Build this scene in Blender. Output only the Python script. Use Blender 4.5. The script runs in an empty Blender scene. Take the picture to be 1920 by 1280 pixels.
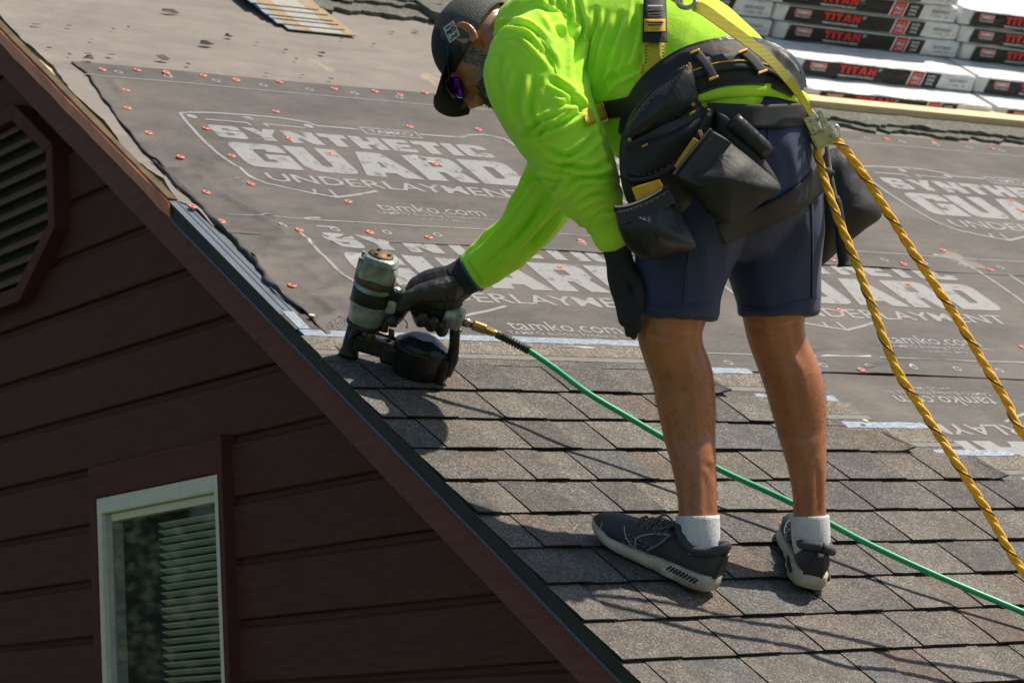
import bpy, bmesh, math, random
import numpy as np
from mathutils import Vector, Matrix, noise, geometry
from mathutils.bvhtree import BVHTree
random.seed(7)
rng = np.random.RandomState(7)
SC = bpy.context.scene
COL = SC.collection
R = math.radians

# ---------------------------------------------------------------- camera
FPX = 5097.1
YAW, PIT, ROL = R(33.5615), R(7.2848), R(-2.9697)
CAM = np.array([-2.99386, -4.17798, -0.03966])
RP = R(33.47)                                     # roof pitch (8 in 12)
fw = np.array([math.sin(YAW)*math.cos(PIT), math.cos(YAW)*math.cos(PIT), math.sin(PIT)])
_r = np.array([math.cos(YAW), -math.sin(YAW), 0.0]); _u = np.cross(_r, fw)
cr = math.cos(ROL)*_r + math.sin(ROL)*_u
cu = -math.sin(ROL)*_r + math.cos(ROL)*_u
cam = bpy.data.cameras.new('camera'); camo = bpy.data.objects.new('camera', cam); COL.objects.link(camo)
M = Matrix(((cr[0], cu[0], -fw[0], CAM[0]), (cr[1], cu[1], -fw[1], CAM[1]), (cr[2], cu[2], -fw[2], CAM[2]), (0, 0, 0, 1)))
camo.matrix_world = M
cam.sensor_width = 36; cam.lens = FPX/1920*36; cam.clip_end = 3000; cam.clip_start = .05
cam.dof.use_dof = True; cam.dof.focus_distance = 5.75; cam.dof.aperture_fstop = 9.0
SC.camera = camo

# ---------------------------------------------------------------- world, sun, exposure
eu = np.array([1., 0, 0]); ev = np.array([0, math.cos(RP), math.sin(RP)]); en = np.array([0, -math.sin(RP), math.cos(RP)])
sun_dir = .60*eu + .35*ev + 1.0*en; sun_dir /= np.linalg.norm(sun_dir)
SUN_EL = math.asin(sun_dir[2]); SUN_AZ = math.atan2(sun_dir[0], sun_dir[1])
wd = bpy.data.worlds.new('World'); SC.world = wd; wd.use_nodes = True
nt = wd.node_tree; nt.nodes.clear()
sky = nt.nodes.new('ShaderNodeTexSky'); sky.sky_type = 'NISHITA'; sky.sun_disc = False
sky.sun_elevation = SUN_EL; sky.sun_rotation = SUN_AZ; sky.air_density = 1.1; sky.dust_density = 1.6; sky.altitude = 200
bg = nt.nodes.new('ShaderNodeBackground'); bg.inputs['Strength'].default_value = .092
wo = nt.nodes.new('ShaderNodeOutputWorld')
nt.links.new(sky.outputs[0], bg.inputs[0]); nt.links.new(bg.outputs[0], wo.inputs[0])
sl = bpy.data.lights.new('sun', 'SUN'); sl.energy = 5.0; sl.angle = R(.7); sl.color = (1.0, .915, .78)
so = bpy.data.objects.new('sun', sl); COL.objects.link(so)
so.rotation_euler = Vector(sun_dir).to_track_quat('Z', 'Y').to_euler()
so.location = (8, -6, 12)
SC.view_settings.view_transform = 'Standard'; SC.view_settings.look = 'None'
SC.view_settings.exposure = 0.2; SC.view_settings.gamma = 1.0
SC.view_settings.use_curve_mapping = False
SC.cycles.max_bounces = 8

# ---------------------------------------------------------------- geometry helpers
def W(u, v, h=0.0):                                # roof coordinates -> world
    return u*eu + v*ev + h*en
def ray(x, y):
    return fw + cr*(x-960)/FPX - cu*(y-640)/FPX
def P(x, y, d):                                    # sight line x,y at the distance d
    return CAM + d*ray(x, y)
def onpl(x, y, p0, n):
    d = ray(x, y); return CAM + (((np.asarray(p0)-CAM) @ n)/(d @ n))*d
def UV(x, y, h=0.0):
    q = onpl(x, y, en*h, en); return np.array([q @ eu, q @ ev])
def pxpm(d): return FPX/d
def nz(v):
    v = np.asarray(v, float); return v/max(1e-9, np.linalg.norm(v))
def fbm(x, y, z=0., o=3):
    return noise.fractal(Vector((x, y, z)), 1.0, 2.0, o)

class MB:
    def __init__(s): s.v = []; s.f = []; s.m = []
    def add(s, vs, fs, m=0):
        o = len(s.v); s.v += [tuple(map(float, q)) for q in vs]; s.f += [tuple(i+o for i in f) for f in fs]; s.m += [m]*len(fs)
        return s
    def box(s, c, ax, hx, m=0):                    # centre, three axes, half sizes
        c = np.asarray(c, float); a, b, d = [np.asarray(q, float)*h for q, h in zip(ax, hx)]
        vs = [c+i*a+j*b+k*d for k in (-1, 1) for j in (-1, 1) for i in (-1, 1)]
        return s.add(vs, [(0, 2, 3, 1), (4, 5, 7, 6), (0, 1, 5, 4), (2, 6, 7, 3), (0, 4, 6, 2), (1, 3, 7, 5)], m)
    def prism(s, poly, off, m=0):                  # closed polygon (3D) pushed along off
        n = len(poly); a = [np.asarray(q, float) for q in poly]; b = [q+np.asarray(off, float) for q in a]
        fs = [tuple(range(n)), tuple(range(2*n-1, n-1, -1))] + [(i, i+n, (i+1) % n+n, (i+1) % n) for i in range(n)]
        return s.add(a+b, fs, m)
    def loft(s, rings, cap=True, m=0, close=True):
        n = len(rings[0]); vs = [q for r in rings for q in r]; fs = []
        for i in range(len(rings)-1):
            for j in range(n if close else n-1):
                k = (j+1) % n; fs.append((i*n+j, i*n+k, (i+1)*n+k, (i+1)*n+j))
        if cap and close:
            fs.append(tuple(reversed(range(n)))); fs.append(tuple(range((len(rings)-1)*n, len(rings)*n)))
        return s.add(vs, fs, m)
    def tube(s, pts, rad, seg=10, m=0, flat=1.0, ref=None):
        return s.loft(tube_rings(pts, rad, seg, flat, ref), True, m)
    def obj(s, name, mat, parent=None, smooth=False, bevel=0, up=None, **k):
        me = bpy.data.meshes.new(name); me.from_pydata(s.v, [], s.f)
        mats = mat if isinstance(mat, (list, tuple)) else [mat]
        for q in mats: me.materials.append(MAT[q] if isinstance(q, str) else q)
        if len(mats) > 1: me.polygons.foreach_set('material_index', s.m)
        bm = bmesh.new(); bm.from_mesh(me); bmesh.ops.recalc_face_normals(bm, faces=bm.faces)
        if up is not None:
            bm.faces.ensure_lookup_table()
            if sum(f.normal.dot(Vector(up)) for f in bm.faces) < 0: bmesh.ops.reverse_faces(bm, faces=bm.faces)
        bm.to_mesh(me); bm.free()
        if smooth: me.polygons.foreach_set('use_smooth', [True]*len(me.polygons))
        o = link(name, me, parent, **k)
        if bevel:
            b = o.modifiers.new('bevel', 'BEVEL'); b.width = bevel; b.segments = 2; b.limit_method = 'ANGLE'; b.angle_limit = R(35)
        return o
def link(name, me, parent=None, label=None, cat=None, group=None, kind=None):
    o = bpy.data.objects.new(name, me); COL.objects.link(o)
    if parent is not None: o.parent = parent; o.matrix_parent_inverse = parent.matrix_world.inverted()
    tag(o, label, cat, group, kind); return o
def tag(o, label=None, cat=None, group=None, kind=None):
    if label: o['label'] = label
    if cat: o['category'] = cat
    if group: o['group'] = group
    if kind: o['kind'] = kind
    return o
def thing(name, loc, label, cat, group=None, kind=None):
    o = bpy.data.objects.new(name, None); COL.objects.link(o); o.empty_display_size = .05
    o.matrix_world = Matrix.Translation(Vector(loc)); tag(o, label, cat, group, kind); return o
def sub(name, loc, parent):                         # an Empty part that carries sub-parts
    o = bpy.data.objects.new(name, None); COL.objects.link(o); o.empty_display_size = .05
    o.parent = parent; o.matrix_parent_inverse = parent.matrix_world.inverted(); o.matrix_world = Matrix.Translation(Vector(loc)); return o
def tube_rings(pts, rad, seg=10, flat=1.0, ref=None):
    pts = [np.asarray(q, float) for q in pts]; n = len(pts)
    rad = rad if hasattr(rad, '__len__') else [rad]*n
    flat = flat if hasattr(flat, '__len__') else [flat]*n
    rings = []; prev = None
    for i in range(n):
        t = nz(pts[min(n-1, i+1)]-pts[max(0, i-1)])
        if ref is not None:
            b = np.asarray(ref, float); a = nz(np.cross(t, b)); b = nz(np.cross(a, t))
        else:
            if prev is None:
                k = np.array([0, 0, 1.]) if abs(t[2]) < .8 else np.array([1., 0, 0]); a = nz(np.cross(t, k))
            else: a = nz(prev-t*(prev @ t))
            b = np.cross(t, a); prev = a
        rings.append([pts[i]+rad[i]*(math.cos(q)*a+flat[i]*math.sin(q)*b) for q in np.linspace(0, 2*math.pi, seg, endpoint=False)])
    return rings
def spline(pts, n):                                # Catmull-Rom through points (any dimension)
    p = np.asarray(pts, float); m = len(p); out = []
    for t in np.linspace(0, m-1, n):
        i = min(int(t), m-2); f = t-i
        p0, p1, p2, p3 = p[max(i-1, 0)], p[i], p[i+1], p[min(i+2, m-1)]
        out.append(.5*((2*p1)+(p2-p0)*f+(2*p0-5*p1+4*p2-p3)*f*f+(3*p1-p0-3*p2+p3)*f**3))
    return np.array(out)

# ---------------------------------------------------------------- materials
MAT = {}
def lin(r, g, b): return tuple(((c/255)/12.92 if c/255 <= .04045 else ((c/255+.055)/1.055)**2.4) for c in (r, g, b))+(1,)
class N:
    def __init__(s, name):
        s.mat = bpy.data.materials.new(name); s.mat.use_nodes = True; s.t = s.mat.node_tree
        s.b = s.t.nodes['Principled BSDF']; s.out = s.t.nodes['Material Output']; MAT[name] = s.mat
        s.co = s.n('ShaderNodeTexCoord').outputs['Object']
    def n(s, ty, **k):
        q = s.t.nodes.new(ty)
        for a, b in k.items(): setattr(q, a, b)
        return q
    def set(s, node, **k):
        for a, b in k.items():
            i = node.inputs[a.replace('_', ' ')]
            if hasattr(b, 'is_linked') or isinstance(b, bpy.types.NodeSocket): s.t.links.new(b, i)
            else: i.default_value = b
        return node
    def map(s, scale=(1, 1, 1), rot=(0, 0, 0), co=None):
        m = s.n('ShaderNodeMapping'); s.t.links.new(co or s.co, m.inputs[0]); m.inputs['Scale'].default_value = scale; m.inputs['Rotation'].default_value = rot
        return m.outputs[0]
    def noise(s, scale, detail=3, rough=.55, co=None, dist=0.):
        q = s.n('ShaderNodeTexNoise'); s.t.links.new(co or s.co, q.inputs['Vector'])
        q.inputs['Scale'].default_value = scale; q.inputs['Detail'].default_value = detail; q.inputs['Roughness'].default_value = rough; q.inputs['Distortion'].default_value = dist
        return q.outputs['Fac']
    def voro(s, scale, out='Distance', co=None):
        q = s.n('ShaderNodeTexVoronoi'); s.t.links.new(co or s.co, q.inputs['Vector']); q.inputs['Scale'].default_value = scale
        return q.outputs[out]
    def ramp(s, fac, stops, interp='LINEAR'):
        q = s.n('ShaderNodeValToRGB'); s.t.links.new(fac, q.inputs[0]); q.color_ramp.interpolation = interp; e = q.color_ramp.elements
        while len(e) < len(stops): e.new(.5)
        for i, (p, c) in enumerate(stops):
            e[i].position = p; e[i].color = c if len(c) == 4 else tuple(c)+(1,)
        return q.outputs[0]
    def mix(s, fac, a, b, mode='MIX'):
        q = s.n('ShaderNodeMix', data_type='RGBA', blend_type=mode)
        for i, x in ((0, fac), (6, a), (7, b)):
            if isinstance(x, bpy.types.NodeSocket): s.t.links.new(x, q.inputs[i])
            else: q.inputs[i].default_value = x if i == 0 else (tuple(x)+(1,) if len(x) == 3 else x)
        return q.outputs[2]
    def math(s, op, a, b=0.):
        q = s.n('ShaderNodeMath', operation=op)
        for i, x in enumerate((a, b)):
            if isinstance(x, bpy.types.NodeSocket): s.t.links.new(x, q.inputs[i])
            else: q.inputs[i].default_value = x
        return q.outputs[0]
    def bump(s, h, st=.3, dist=.01, prev=None):
        q = s.n('ShaderNodeBump'); q.inputs['Strength'].default_value = st; q.inputs['Distance'].default_value = dist
        s.t.links.new(h, q.inputs['Height'])
        if prev is not None: s.t.links.new(prev, q.inputs['Normal'])
        return q.outputs[0]
    def fin(s, color=None, rough=.6, metal=0., normal=None, **k):
        for nm, x in (('Base Color', color), ('Roughness', rough), ('Metallic', metal), ('Normal', normal)):
            if x is None: continue
            if isinstance(x, bpy.types.NodeSocket): s.t.links.new(x, s.b.inputs[nm])
            else: s.b.inputs[nm].default_value = (tuple(x)+(1,))[:4] if nm == 'Base Color' else x
        for a, b in k.items():
            i = s.b.inputs[a.replace('_', ' ')]
            if isinstance(b, bpy.types.NodeSocket): s.t.links.new(b, i)
            else: i.default_value = b
        return s.mat
def simple(name, col, rough=.6, metal=0., var=.12, scale=30, bump=0., bscale=200, **k):
    m = N(name); c0 = np.array(col[:3])
    f = m.noise(scale, 4)
    c = m.ramp(f, [(.3, tuple(c0*(1-var))), (.7, tuple(np.minimum(1, c0*(1+var))))])
    nrm = m.bump(m.noise(bscale, 3), bump, .003) if bump else None
    return m.fin(c, rough, metal, nrm, **k)

# painted siding, boards
def siding(name, col, k=1.0):
    m = N(name); c = np.array(col)
    g = m.noise(14, 5, .6, m.map((30, .6, 6)))
    big = m.noise(2.2, 3)
    a = m.ramp(g, [(.3, tuple(c*.80)), (.7, tuple(c*1.18))])
    a = m.mix(m.math('MULTIPLY', big, .5), a, tuple(c*.72))
    sp = m.ramp(m.noise(240, 2), [(.70, (0, 0, 0)), (.78, (1, 1, 1))])
    a = m.mix(m.math('MULTIPLY', sp, .22), a, (.30, .24, .22))
    m.fin(a, .7, 0, m.bump(g, .45, .004, m.bump(m.noise(500, 2), .25, .001)), Specular_IOR_Level=.12)
siding('siding', (.118, .046, .036)); siding('trim_paint', (.140, .047, .041)); siding('fascia_paint', (.205, .077, .066)); siding('vent_paint', (.22, .115, .092))
siding('fascia_old', (.105, .055, .058))
# shingle granules, several blends
TONES = {'granule_dark': ((.058, .056, .056), (.150, .144, .142)), 'granule_mid': ((.084, .079, .075), (.19, .178, .168)),
         'granule_light': ((.116, .107, .099), (.24, .222, .204)), 'granule_brown': ((.096, .074, .062), (.21, .160, .134)),
         'granule_warm': ((.098, .087, .077), (.21, .188, .165)), 'granule_slate': ((.072, .076, .079), (.168, .174, .178))}
def granule(name, lo, hi):
    m = N(name); lo = np.array(lo)*[1.25, 1.17, 1.09]; hi = np.array(hi)*[1.30, 1.22, 1.13]; lo = .7*lo+.3*np.array([.105, .096, .088]); hi = .7*hi+.3*np.array([.235, .212, .190])
    s1 = m.voro(330, 'Color'); bw = m.n('ShaderNodeRGBToBW'); m.t.links.new(s1, bw.inputs[0])
    c = m.ramp(bw.outputs[0], [(.15, tuple(lo*.55)), (.5, tuple(lo)), (.72, tuple(hi*.8)), (.88, tuple(hi*1.25))])
    pat = m.noise(9, 4, .6)
    c = m.mix(m.ramp(pat, [(.35, (0, 0, 0)), (.7, (.6, .6, .6))]), c, tuple(lo*.62))
    pt2 = m.noise(24, 4, .7); c = m.mix(m.ramp(pt2, [(.52, (0, 0, 0)), (.75, (.45, .45, .45))]), c, tuple(hi*.95))
    spk = m.ramp(m.voro(150, 'Distance'), [(.0, (1, 1, 1)), (.10, (1, 1, 1)), (.14, (0, 0, 0))])
    sel = m.ramp(m.noise(60, 1), [(.60, (0, 0, 0)), (.66, (1, 1, 1))])
    spk = m.mix(1.0, spk, sel, 'MULTIPLY')
    c = m.mix(m.math('MULTIPLY', spk, .55), c, (.60, .54, .47))
    m.fin(c, .72, 0, m.bump(bw.outputs[0], .8, .0022), Specular_IOR_Level=.25)
for k_, (a_, b_) in TONES.items(): granule(k_, a_, b_)
granule('granule_head', (.145, .130, .108), (.32, .29, .24))
granule('granule_old', (.09, .10, .085), (.2, .21, .18))
simple('asphalt_edge', (.012, .011, .010), .85, bump=.4)
simple('nail_zone', (.16, .148, .14), .7, var=.15, scale=60, bump=.3)
# woven synthetic underlayment, dusty
m = N('underlayment')
d1 = m.noise(4.2, 9, .72); d2 = m.noise(1.5, 5, .7, m.map((1, 3, 3)))
weave = m.noise(260, 3, .7, m.map((1, 2.5, 2.5)))
c = m.ramp(d1, [(.30, (.066, .059, .053)), (.52, (.104, .092, .083)), (.74, (.158, .136, .117))])
c = m.mix(m.ramp(d2, [(.45, (0, 0, 0)), (.72, (.5, .5, .5))]), c, (.215, .175, .14))
c = m.mix(m.ramp(weave, [(.35, (0, 0, 0)), (.75, (.35, .35, .35))]), c, (.08, .075, .07))
wr = m.noise(6, 6, .6, m.map((1, 1.9, 1.9)), 1.6)
m.fin(c, .62, 0, m.bump(wr, .42, .012, m.bump(m.noise(60, 3), .25, .002)), Specular_IOR_Level=.22)
m = N('underlayment_back'); m.fin((.03, .029, .028), .5)
m = N('print_grey')
w_ = m.noise(26, 6, .7); w2 = m.noise(180, 3)
c = m.mix(m.ramp(w2, [(.45, (0, 0, 0)), (.75, (.4, .4, .4))]), (.265, .262, .256), (.185, .178, .168))
al = m.ramp(m.math('ADD', m.math('MULTIPLY', w_, .75), m.math('MULTIPLY', w2, .25)), [(.36, (.35, .35, .35)), (.46, (1, 1, 1))])
m.fin(c, .5, 0, m.bump(m.noise(60, 3), .25, .002), Alpha=al)
# weathered felt / old deck
m = N('old_felt')
n1 = m.noise(3.4, 8, .72, m.map((1, 2.6, 2.6)), .6); n2 = m.noise(60, 5, .7, m.map((1, 2, 2)))
c = m.ramp(n1, [(.28, (.135, .119, .105)), (.5, (.205, .180, .158)), (.75, (.275, .240, .208))])
c = m.mix(m.ramp(n2, [(.42, (0, 0, 0)), (.72, (.75, .75, .75))]), c, (.20, .16, .135))
tr = m.ramp(m.noise(30, 4, .7, m.map((.8, 2.6, 2.6)), .8), [(.685, (0, 0, 0)), (.70, (1, 1, 1))])
c = m.mix(tr, c, (.035, .026, .022))
ply = m.ramp(m.noise(5, 4, .6, m.map((1.3, .7, .7))), [(.64, (0, 0, 0)), (.78, (.7, .7, .7))])
c = m.mix(ply, c, (.50, .37, .20))
m.fin(c, .8, 0, m.bump(m.noise(16, 5, .6, m.map((1, 2, 2))), .4, .008, m.bump(n2, .3, .002)))
simple('felt_tear', (.11, .07, .05), .9, bump=.4)
simple('felt_dark_vent_shade', (.03, .024, .02), .9)  # dark felt flakes; also the painted shade behind the vent louvers
simple('drip_steel', (.15, .18, .205), .42, .4, var=.1, scale=12, bump=.12, bscale=50)
simple('drip_face_shade', (.020, .020, .014), .6, .0, var=.3, scale=14, bump=.2)  # same steel, blackened in colour for its shade and the dark ground it mirrors
simple('drip_hem', (.10, .125, .145), .5, .3)
simple('copper', (.55, .16, .075), .38, .5, var=.35, scale=10, bump=.35, bscale=30)
simple('copper_olive', (.16, .105, .035), .4, .7, var=.4, scale=12, bump=.3, bscale=30)
simple('cap_plastic', (.78, .20, .13), .36, var=.06)
simple('nail_head', (.55, .5, .45), .3, .9)
simple('silver_tape', (.42, .47, .52), .26, .35, var=.18, scale=60, bump=.8, bscale=90)
# wood
m = N('pine'); g = m.noise(8, 5, .6, m.map((1.2, 22, 22)))
c = m.ramp(g, [(.25, (.58, .41, .22)), (.55, (.72, .55, .33)), (.8, (.80, .65, .43))])
kn = m.ramp(m.voro(3.4, 'Distance', m.map((1, 3, 3))), [(.0, (.7, .7, .7)), (.05, (.5, .5, .5)), (.09, (0, 0, 0))])
c = m.mix(kn, c, (.30, .16, .07)); m.fin(c, .6, 0, m.bump(g, .2, .002))
# bundles
m = N('wrap_white'); n1 = m.noise(14, 5, .6, m.map((1, 2.6, 2.6)), .8)
c = m.ramp(m.noise(22, 5), [(.3, (.62, .64, .66)), (.6, (.80, .81, .82))])
c = m.mix(m.ramp(m.noise(70, 3), [(.68, (0, 0, 0)), (.75, (.35, .35, .35))]), c, (.30, .28, .26))
m.fin(c, .28, 0, m.bump(n1, .9, .014), Coat_Weight=.1, Coat_Roughness=.2)
def ink(name, col, wear):
    m = N(name); n_ = m.noise(40, 5, .7, m.map((.6, 2.5, 2.5)))
    c = m.mix(m.ramp(n_, [(.62, (0, 0, 0)), (.8, (wear, wear, wear))]), col, (.55, .55, .56))
    m.fin(c, .26, 0, m.bump(m.noise(14, 5, .6, m.map((1, 2.6, 2.6)), .8), .8, .010), Specular_IOR_Level=.3)
ink('ink_black', (.018, .015, .014), .35); ink('ink_red', (.62, .030, .028), .3); ink('ink_white', (.72, .72, .72), .2); ink('ink_grey', (.12, .12, .125), .5)
m = N('stretch_film'); m.fin((.9, .92, .94), .12, 0, m.bump(m.noise(9, 4, .6, m.map((.5, 7, 7)), 1.5), 1.0, .012), Alpha=.14)
# window
simple('vinyl', (.80, .74, .60), .45, var=.08, scale=20, bump=.1)
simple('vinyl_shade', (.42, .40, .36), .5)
simple('blind', (.70, .70, .62), .55)
simple('room_dark', (.02, .021, .02), .9)
m = N('window_glass'); tr_ = m.n('ShaderNodeBsdfTransparent'); gl_ = m.n('ShaderNodeBsdfGlossy'); tr_.inputs[0].default_value = (.90, .93, .90, 1); gl_.inputs['Roughness'].default_value = .025
gl_.inputs[0].default_value = (.8, .85, .8, 1); fw_ = m.n('ShaderNodeLayerWeight'); fw_.inputs[0].default_value = .5; fr_ = m.n('ShaderNodeMath', operation='MULTIPLY'); m.t.links.new(fw_.outputs['Facing'], fr_.inputs[0]); fr_.inputs[1].default_value = .055; mx_ = m.n('ShaderNodeMixShader')
m.t.links.new(fr_.outputs[0], mx_.inputs[0]); m.t.links.new(tr_.outputs[0], mx_.inputs[1]); m.t.links.new(gl_.outputs[0], mx_.inputs[2]); m.t.links.new(mx_.outputs[0], m.out.inputs[0])
simple('old_tan', (.40, .33, .22), .8, var=.15, scale=60, bump=.5, bscale=400)
simple('old_tan_grey', (.36, .34, .30), .8, var=.15, scale=80, bump=.5, bscale=400)
simple('old_blue', (.24, .28, .31), .6, var=.15, scale=40)
simple('ochre', (.30, .22, .12), .7, var=.15, scale=40)
simple('lawn', (.045, .075, .022), .9, var=.35, scale=.8, bump=.3, bscale=20)
simple('leaf', (.055, .11, .025), .6, var=.5, scale=3)
simple('leaf_pale', (.16, .19, .05), .6, var=.5, scale=3)
simple('bark', (.09, .065, .045), .9, var=.3, bump=.6)

# ---------------------------------------------------------------- ground and the trees the window mirrors
GZ = -4.2
mb = MB(); mb.add([(-600, -600, GZ), (600, -600, GZ), (600, 600, GZ), (-600, 600, GZ)], [(0, 1, 2, 3)])
mb.obj('ground', 'lawn', kind='structure')
def tree(loc, hgt, rad, label, seed, mat):
    rg = np.random.RandomState(seed)
    t = thing('leafy_tree', loc, label, 'tree', 'trees mirrored in the window'); b = np.array(loc, float)
    mb = MB(); mb.tube([b, b+[.1, 0, hgt*.3], b+[.0, .15, hgt*.55], b+[.1, .1, hgt*.9]], [.22, .17, .12, .03], 8)
    for i in range(9):
        a = rg.rand()*6.28; z = hgt*(.35+.5*rg.rand()); e = b+[math.cos(a)*rad*.8, math.sin(a)*rad*.8, z+rad*.3]
        mb.tube([b+[0, .1, z*.8], (b+[0, .1, z*.8]+e)/2+[0, 0, .1], e], [.07, .05, .015], 5)
    mb.obj('trunk', 'bark', t)
    cl = [(b+np.array([rg.randn()*rad*.5, rg.randn()*rad*.5, hgt*(.62+.2*rg.randn())]), rad*(.25+.3*rg.rand())) for _ in range(38)]
    n = 15000; vs = []; fs = []
    for i in range(n):
        c, r = cl[rg.randint(len(cl))]; d = nz(rg.randn(3)); q = c+d*r*(.55+.45*rg.rand())
        a = nz(rg.randn(3)); k = nz(np.cross(a, rg.randn(3))); s_ = .035+.03*rg.rand()
        o = len(vs); vs += [q-a*s_, q+k*s_*.5, q+a*s_, q-k*s_*.5]; fs.append((o, o+1, o+2, o+3))
    MB().add(vs, fs).obj('crown', mat, t)
tree((-5.2, 5.4, GZ), 7.2, 2.1, 'tall green garden tree reflected beside the window sash', 3, 'leaf')
tree((-6.8, 8.4, GZ), 8.6, 2.6, 'paler spreading tree reflected higher in the window', 5, 'leaf_pale')
tree((-4.6, 9.8, GZ), 8.8, 2.4, 'dark green tree reflected at the edge of the window', 9, 'leaf')

# ---------------------------------------------------------------- the house
TP = math.tan(RP)
WX = .20                                            # face of the siding backing
house = thing('house', (WX, 4.0, GZ), 'dark red-brown gabled house whose roof is being reshingled', 'house')
def wallpt(x, y, X=WX):
    q = onpl(x, y, (X, 0, 0), np.array([1., 0, 0])); return q[1], q[2]
def roofz(y): return y*TP
RIDGE_Y = 5.6
# backing wall (gable triangle + rectangle below)
mb = MB(); e0 = -1.35
poly = [(WX+.03, e0, GZ), (WX+.03, 2*RIDGE_Y-e0, GZ), (WX+.03, 2*RIDGE_Y-e0, roofz(e0)-.10), (WX+.03, RIDGE_Y, roofz(RIDGE_Y)-.10), (WX+.03, e0, roofz(e0)-.10)]
mb.prism(poly, (.15, 0, 0)); gable = mb.obj('gable_wall', 'siding', house)
mb = MB(); mb.prism([(WX+.2, e0+.3, GZ), (9, e0+.3, GZ), (9, e0+.3, roofz(e0+.3)-.12), (WX+.2, e0+.3, roofz(e0+.3)-.12)], (0, .15, 0)); mb.obj('eave_wall', 'siding', house)
# window and vent extents on the wall (y grows to the left of the picture)
wTR = wallpt(407, 886, WX-.03); wTL = wallpt(176, 937, WX-.03); wBR = wallpt(424, 1280, WX-.03); wBL = wallpt(195, 1280, WX-.03)
WY0 = (wTR[0]+wBR[0])/2; WY1 = (wTL[0]+wBL[0])/2; WZ1 = (wTR[1]+wTL[1])/2; WZ0 = WZ1-1.25
# siding boards: channel profile, ends scribed to the roof slope; window and trim interrupt them
zt = wallpt(444.4, 1048)[1]                         # a known joint height
SP = (wallpt(438.8, 933)[1]-wallpt(453.8, 1278)[1])/3
trim_l, trim_r = WY1+.045, WY0-.05
def board(z0, z1, ya, yb):
    pr = [(.0, z0+.020), (.0115, z0+.020), (.0115, z0+.0195), (.017, z0+.0), (.0225, z0+.0), (.0225, z0+.002), (.0245, z0+.018), (.0225, z1-.018), (.008, z1-.006), (.006, z1+.018), (.0, z1+.018)]
    pr = [(.0, z0-.0), (.019, z0), (.0225, z0+.004), (.0225, z1-.024), (.0075, z1-.016), (.0065, z1+.0), (.0, z1+.0)]
    rings = []
    def st(z): return max(ya, (z+.075)/TP) if ya is None or True else ya
    ra = [np.array([WX-d, max(ya, (z+.075)/TP), z]) for d, z in pr]
    rb = [np.array([WX-d, min(yb, 2*RIDGE_Y-(z+.075)/TP), z]) for d, z in pr]
    ns = 14; rings = []
    for i in range(ns+1):
        f = i/ns; rings.append([a*(1-f)+b*f+np.array([.0009*math.sin(7*f+z0*31), 0, .0012*math.sin(5*f+z0*57)]) for a, b in zip(ra, rb)])
    return MB().loft(rings)
hdr = WZ1+.062
k0 = int(math.floor((-1.6-zt)/SP)); nb = 0
for k in range(k0, 40):
    z0 = zt+k*SP; z1 = z0+SP
    if z1 > roofz(RIDGE_Y)-.2: break
    segs = [(-1.3, 5.0)]
    if z0 < WZ1+.09 and z1 > WZ0: segs = [(-1.3, trim_r), (trim_l, 5.0)] if z1 < WZ1+.12 else segs
    for a, b in segs:
        if (z0+.075)/TP > b-.05: continue
        if len(segs) == 2: hdr = max(hdr, z1+.001)
        board(z0, z1, a, b).obj('siding_board', 'siding', gable)
for k in range(0, 30):
    z0 = zt+(k+k0)*SP
    for q_ in range(9):
        y = .35+q_*.41+.06*math.sin(k*2.7+q_)
        if z0+.03 > roofz(y)-.12 or (trim_r-.03 < y < trim_l+.03 and z0 < WZ1+.1): continue
        c_ = np.array([WX-.0225, y, z0+.022+.003*math.sin(q_*5+k)]); MB().tube([c_+[.002, 0, 0], c_-[.0012, 0, 0]], .0033, 7).obj('nail_head', 'trim_paint', gable)
# window trim (brown), frame (cream), sash, pane, blind
win = sub('window', (WX, (WY0+WY1)/2, WZ0), house)
def wbox(name, y0, y1, z0, z1, x0, x1, mat, par, bv=.002):
    return MB().box(((x0+x1)/2, (y0+y1)/2, (z0+z1)/2), ((1, 0, 0), (0, 1, 0), (0, 0, 1)), (abs(x1-x0)/2, abs(y1-y0)/2, abs(z1-z0)/2)).obj(name, mat, par, bevel=bv)
zz = WZ1; zb = WZ0-.5
wbox('trim_board', WY0-.046, WY0-.002, zb, hdr+.001, WX-.034, WX+.02, 'trim_paint', win)
wbox('trim_board', WY0-.064, WY0-.0465, zb, hdr+.004, WX-.052, WX+.02, 'trim_paint', win)
wbox('trim_board', WY1+.002, WY1+.042, zb, hdr+.001, WX-.032, WX+.02, 'trim_paint', win)
wbox('trim_board', WY0-.0015, WY1+.0015, zz+.002, hdr, WX-.0325, WX+.02, 'trim_paint', win)
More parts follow.
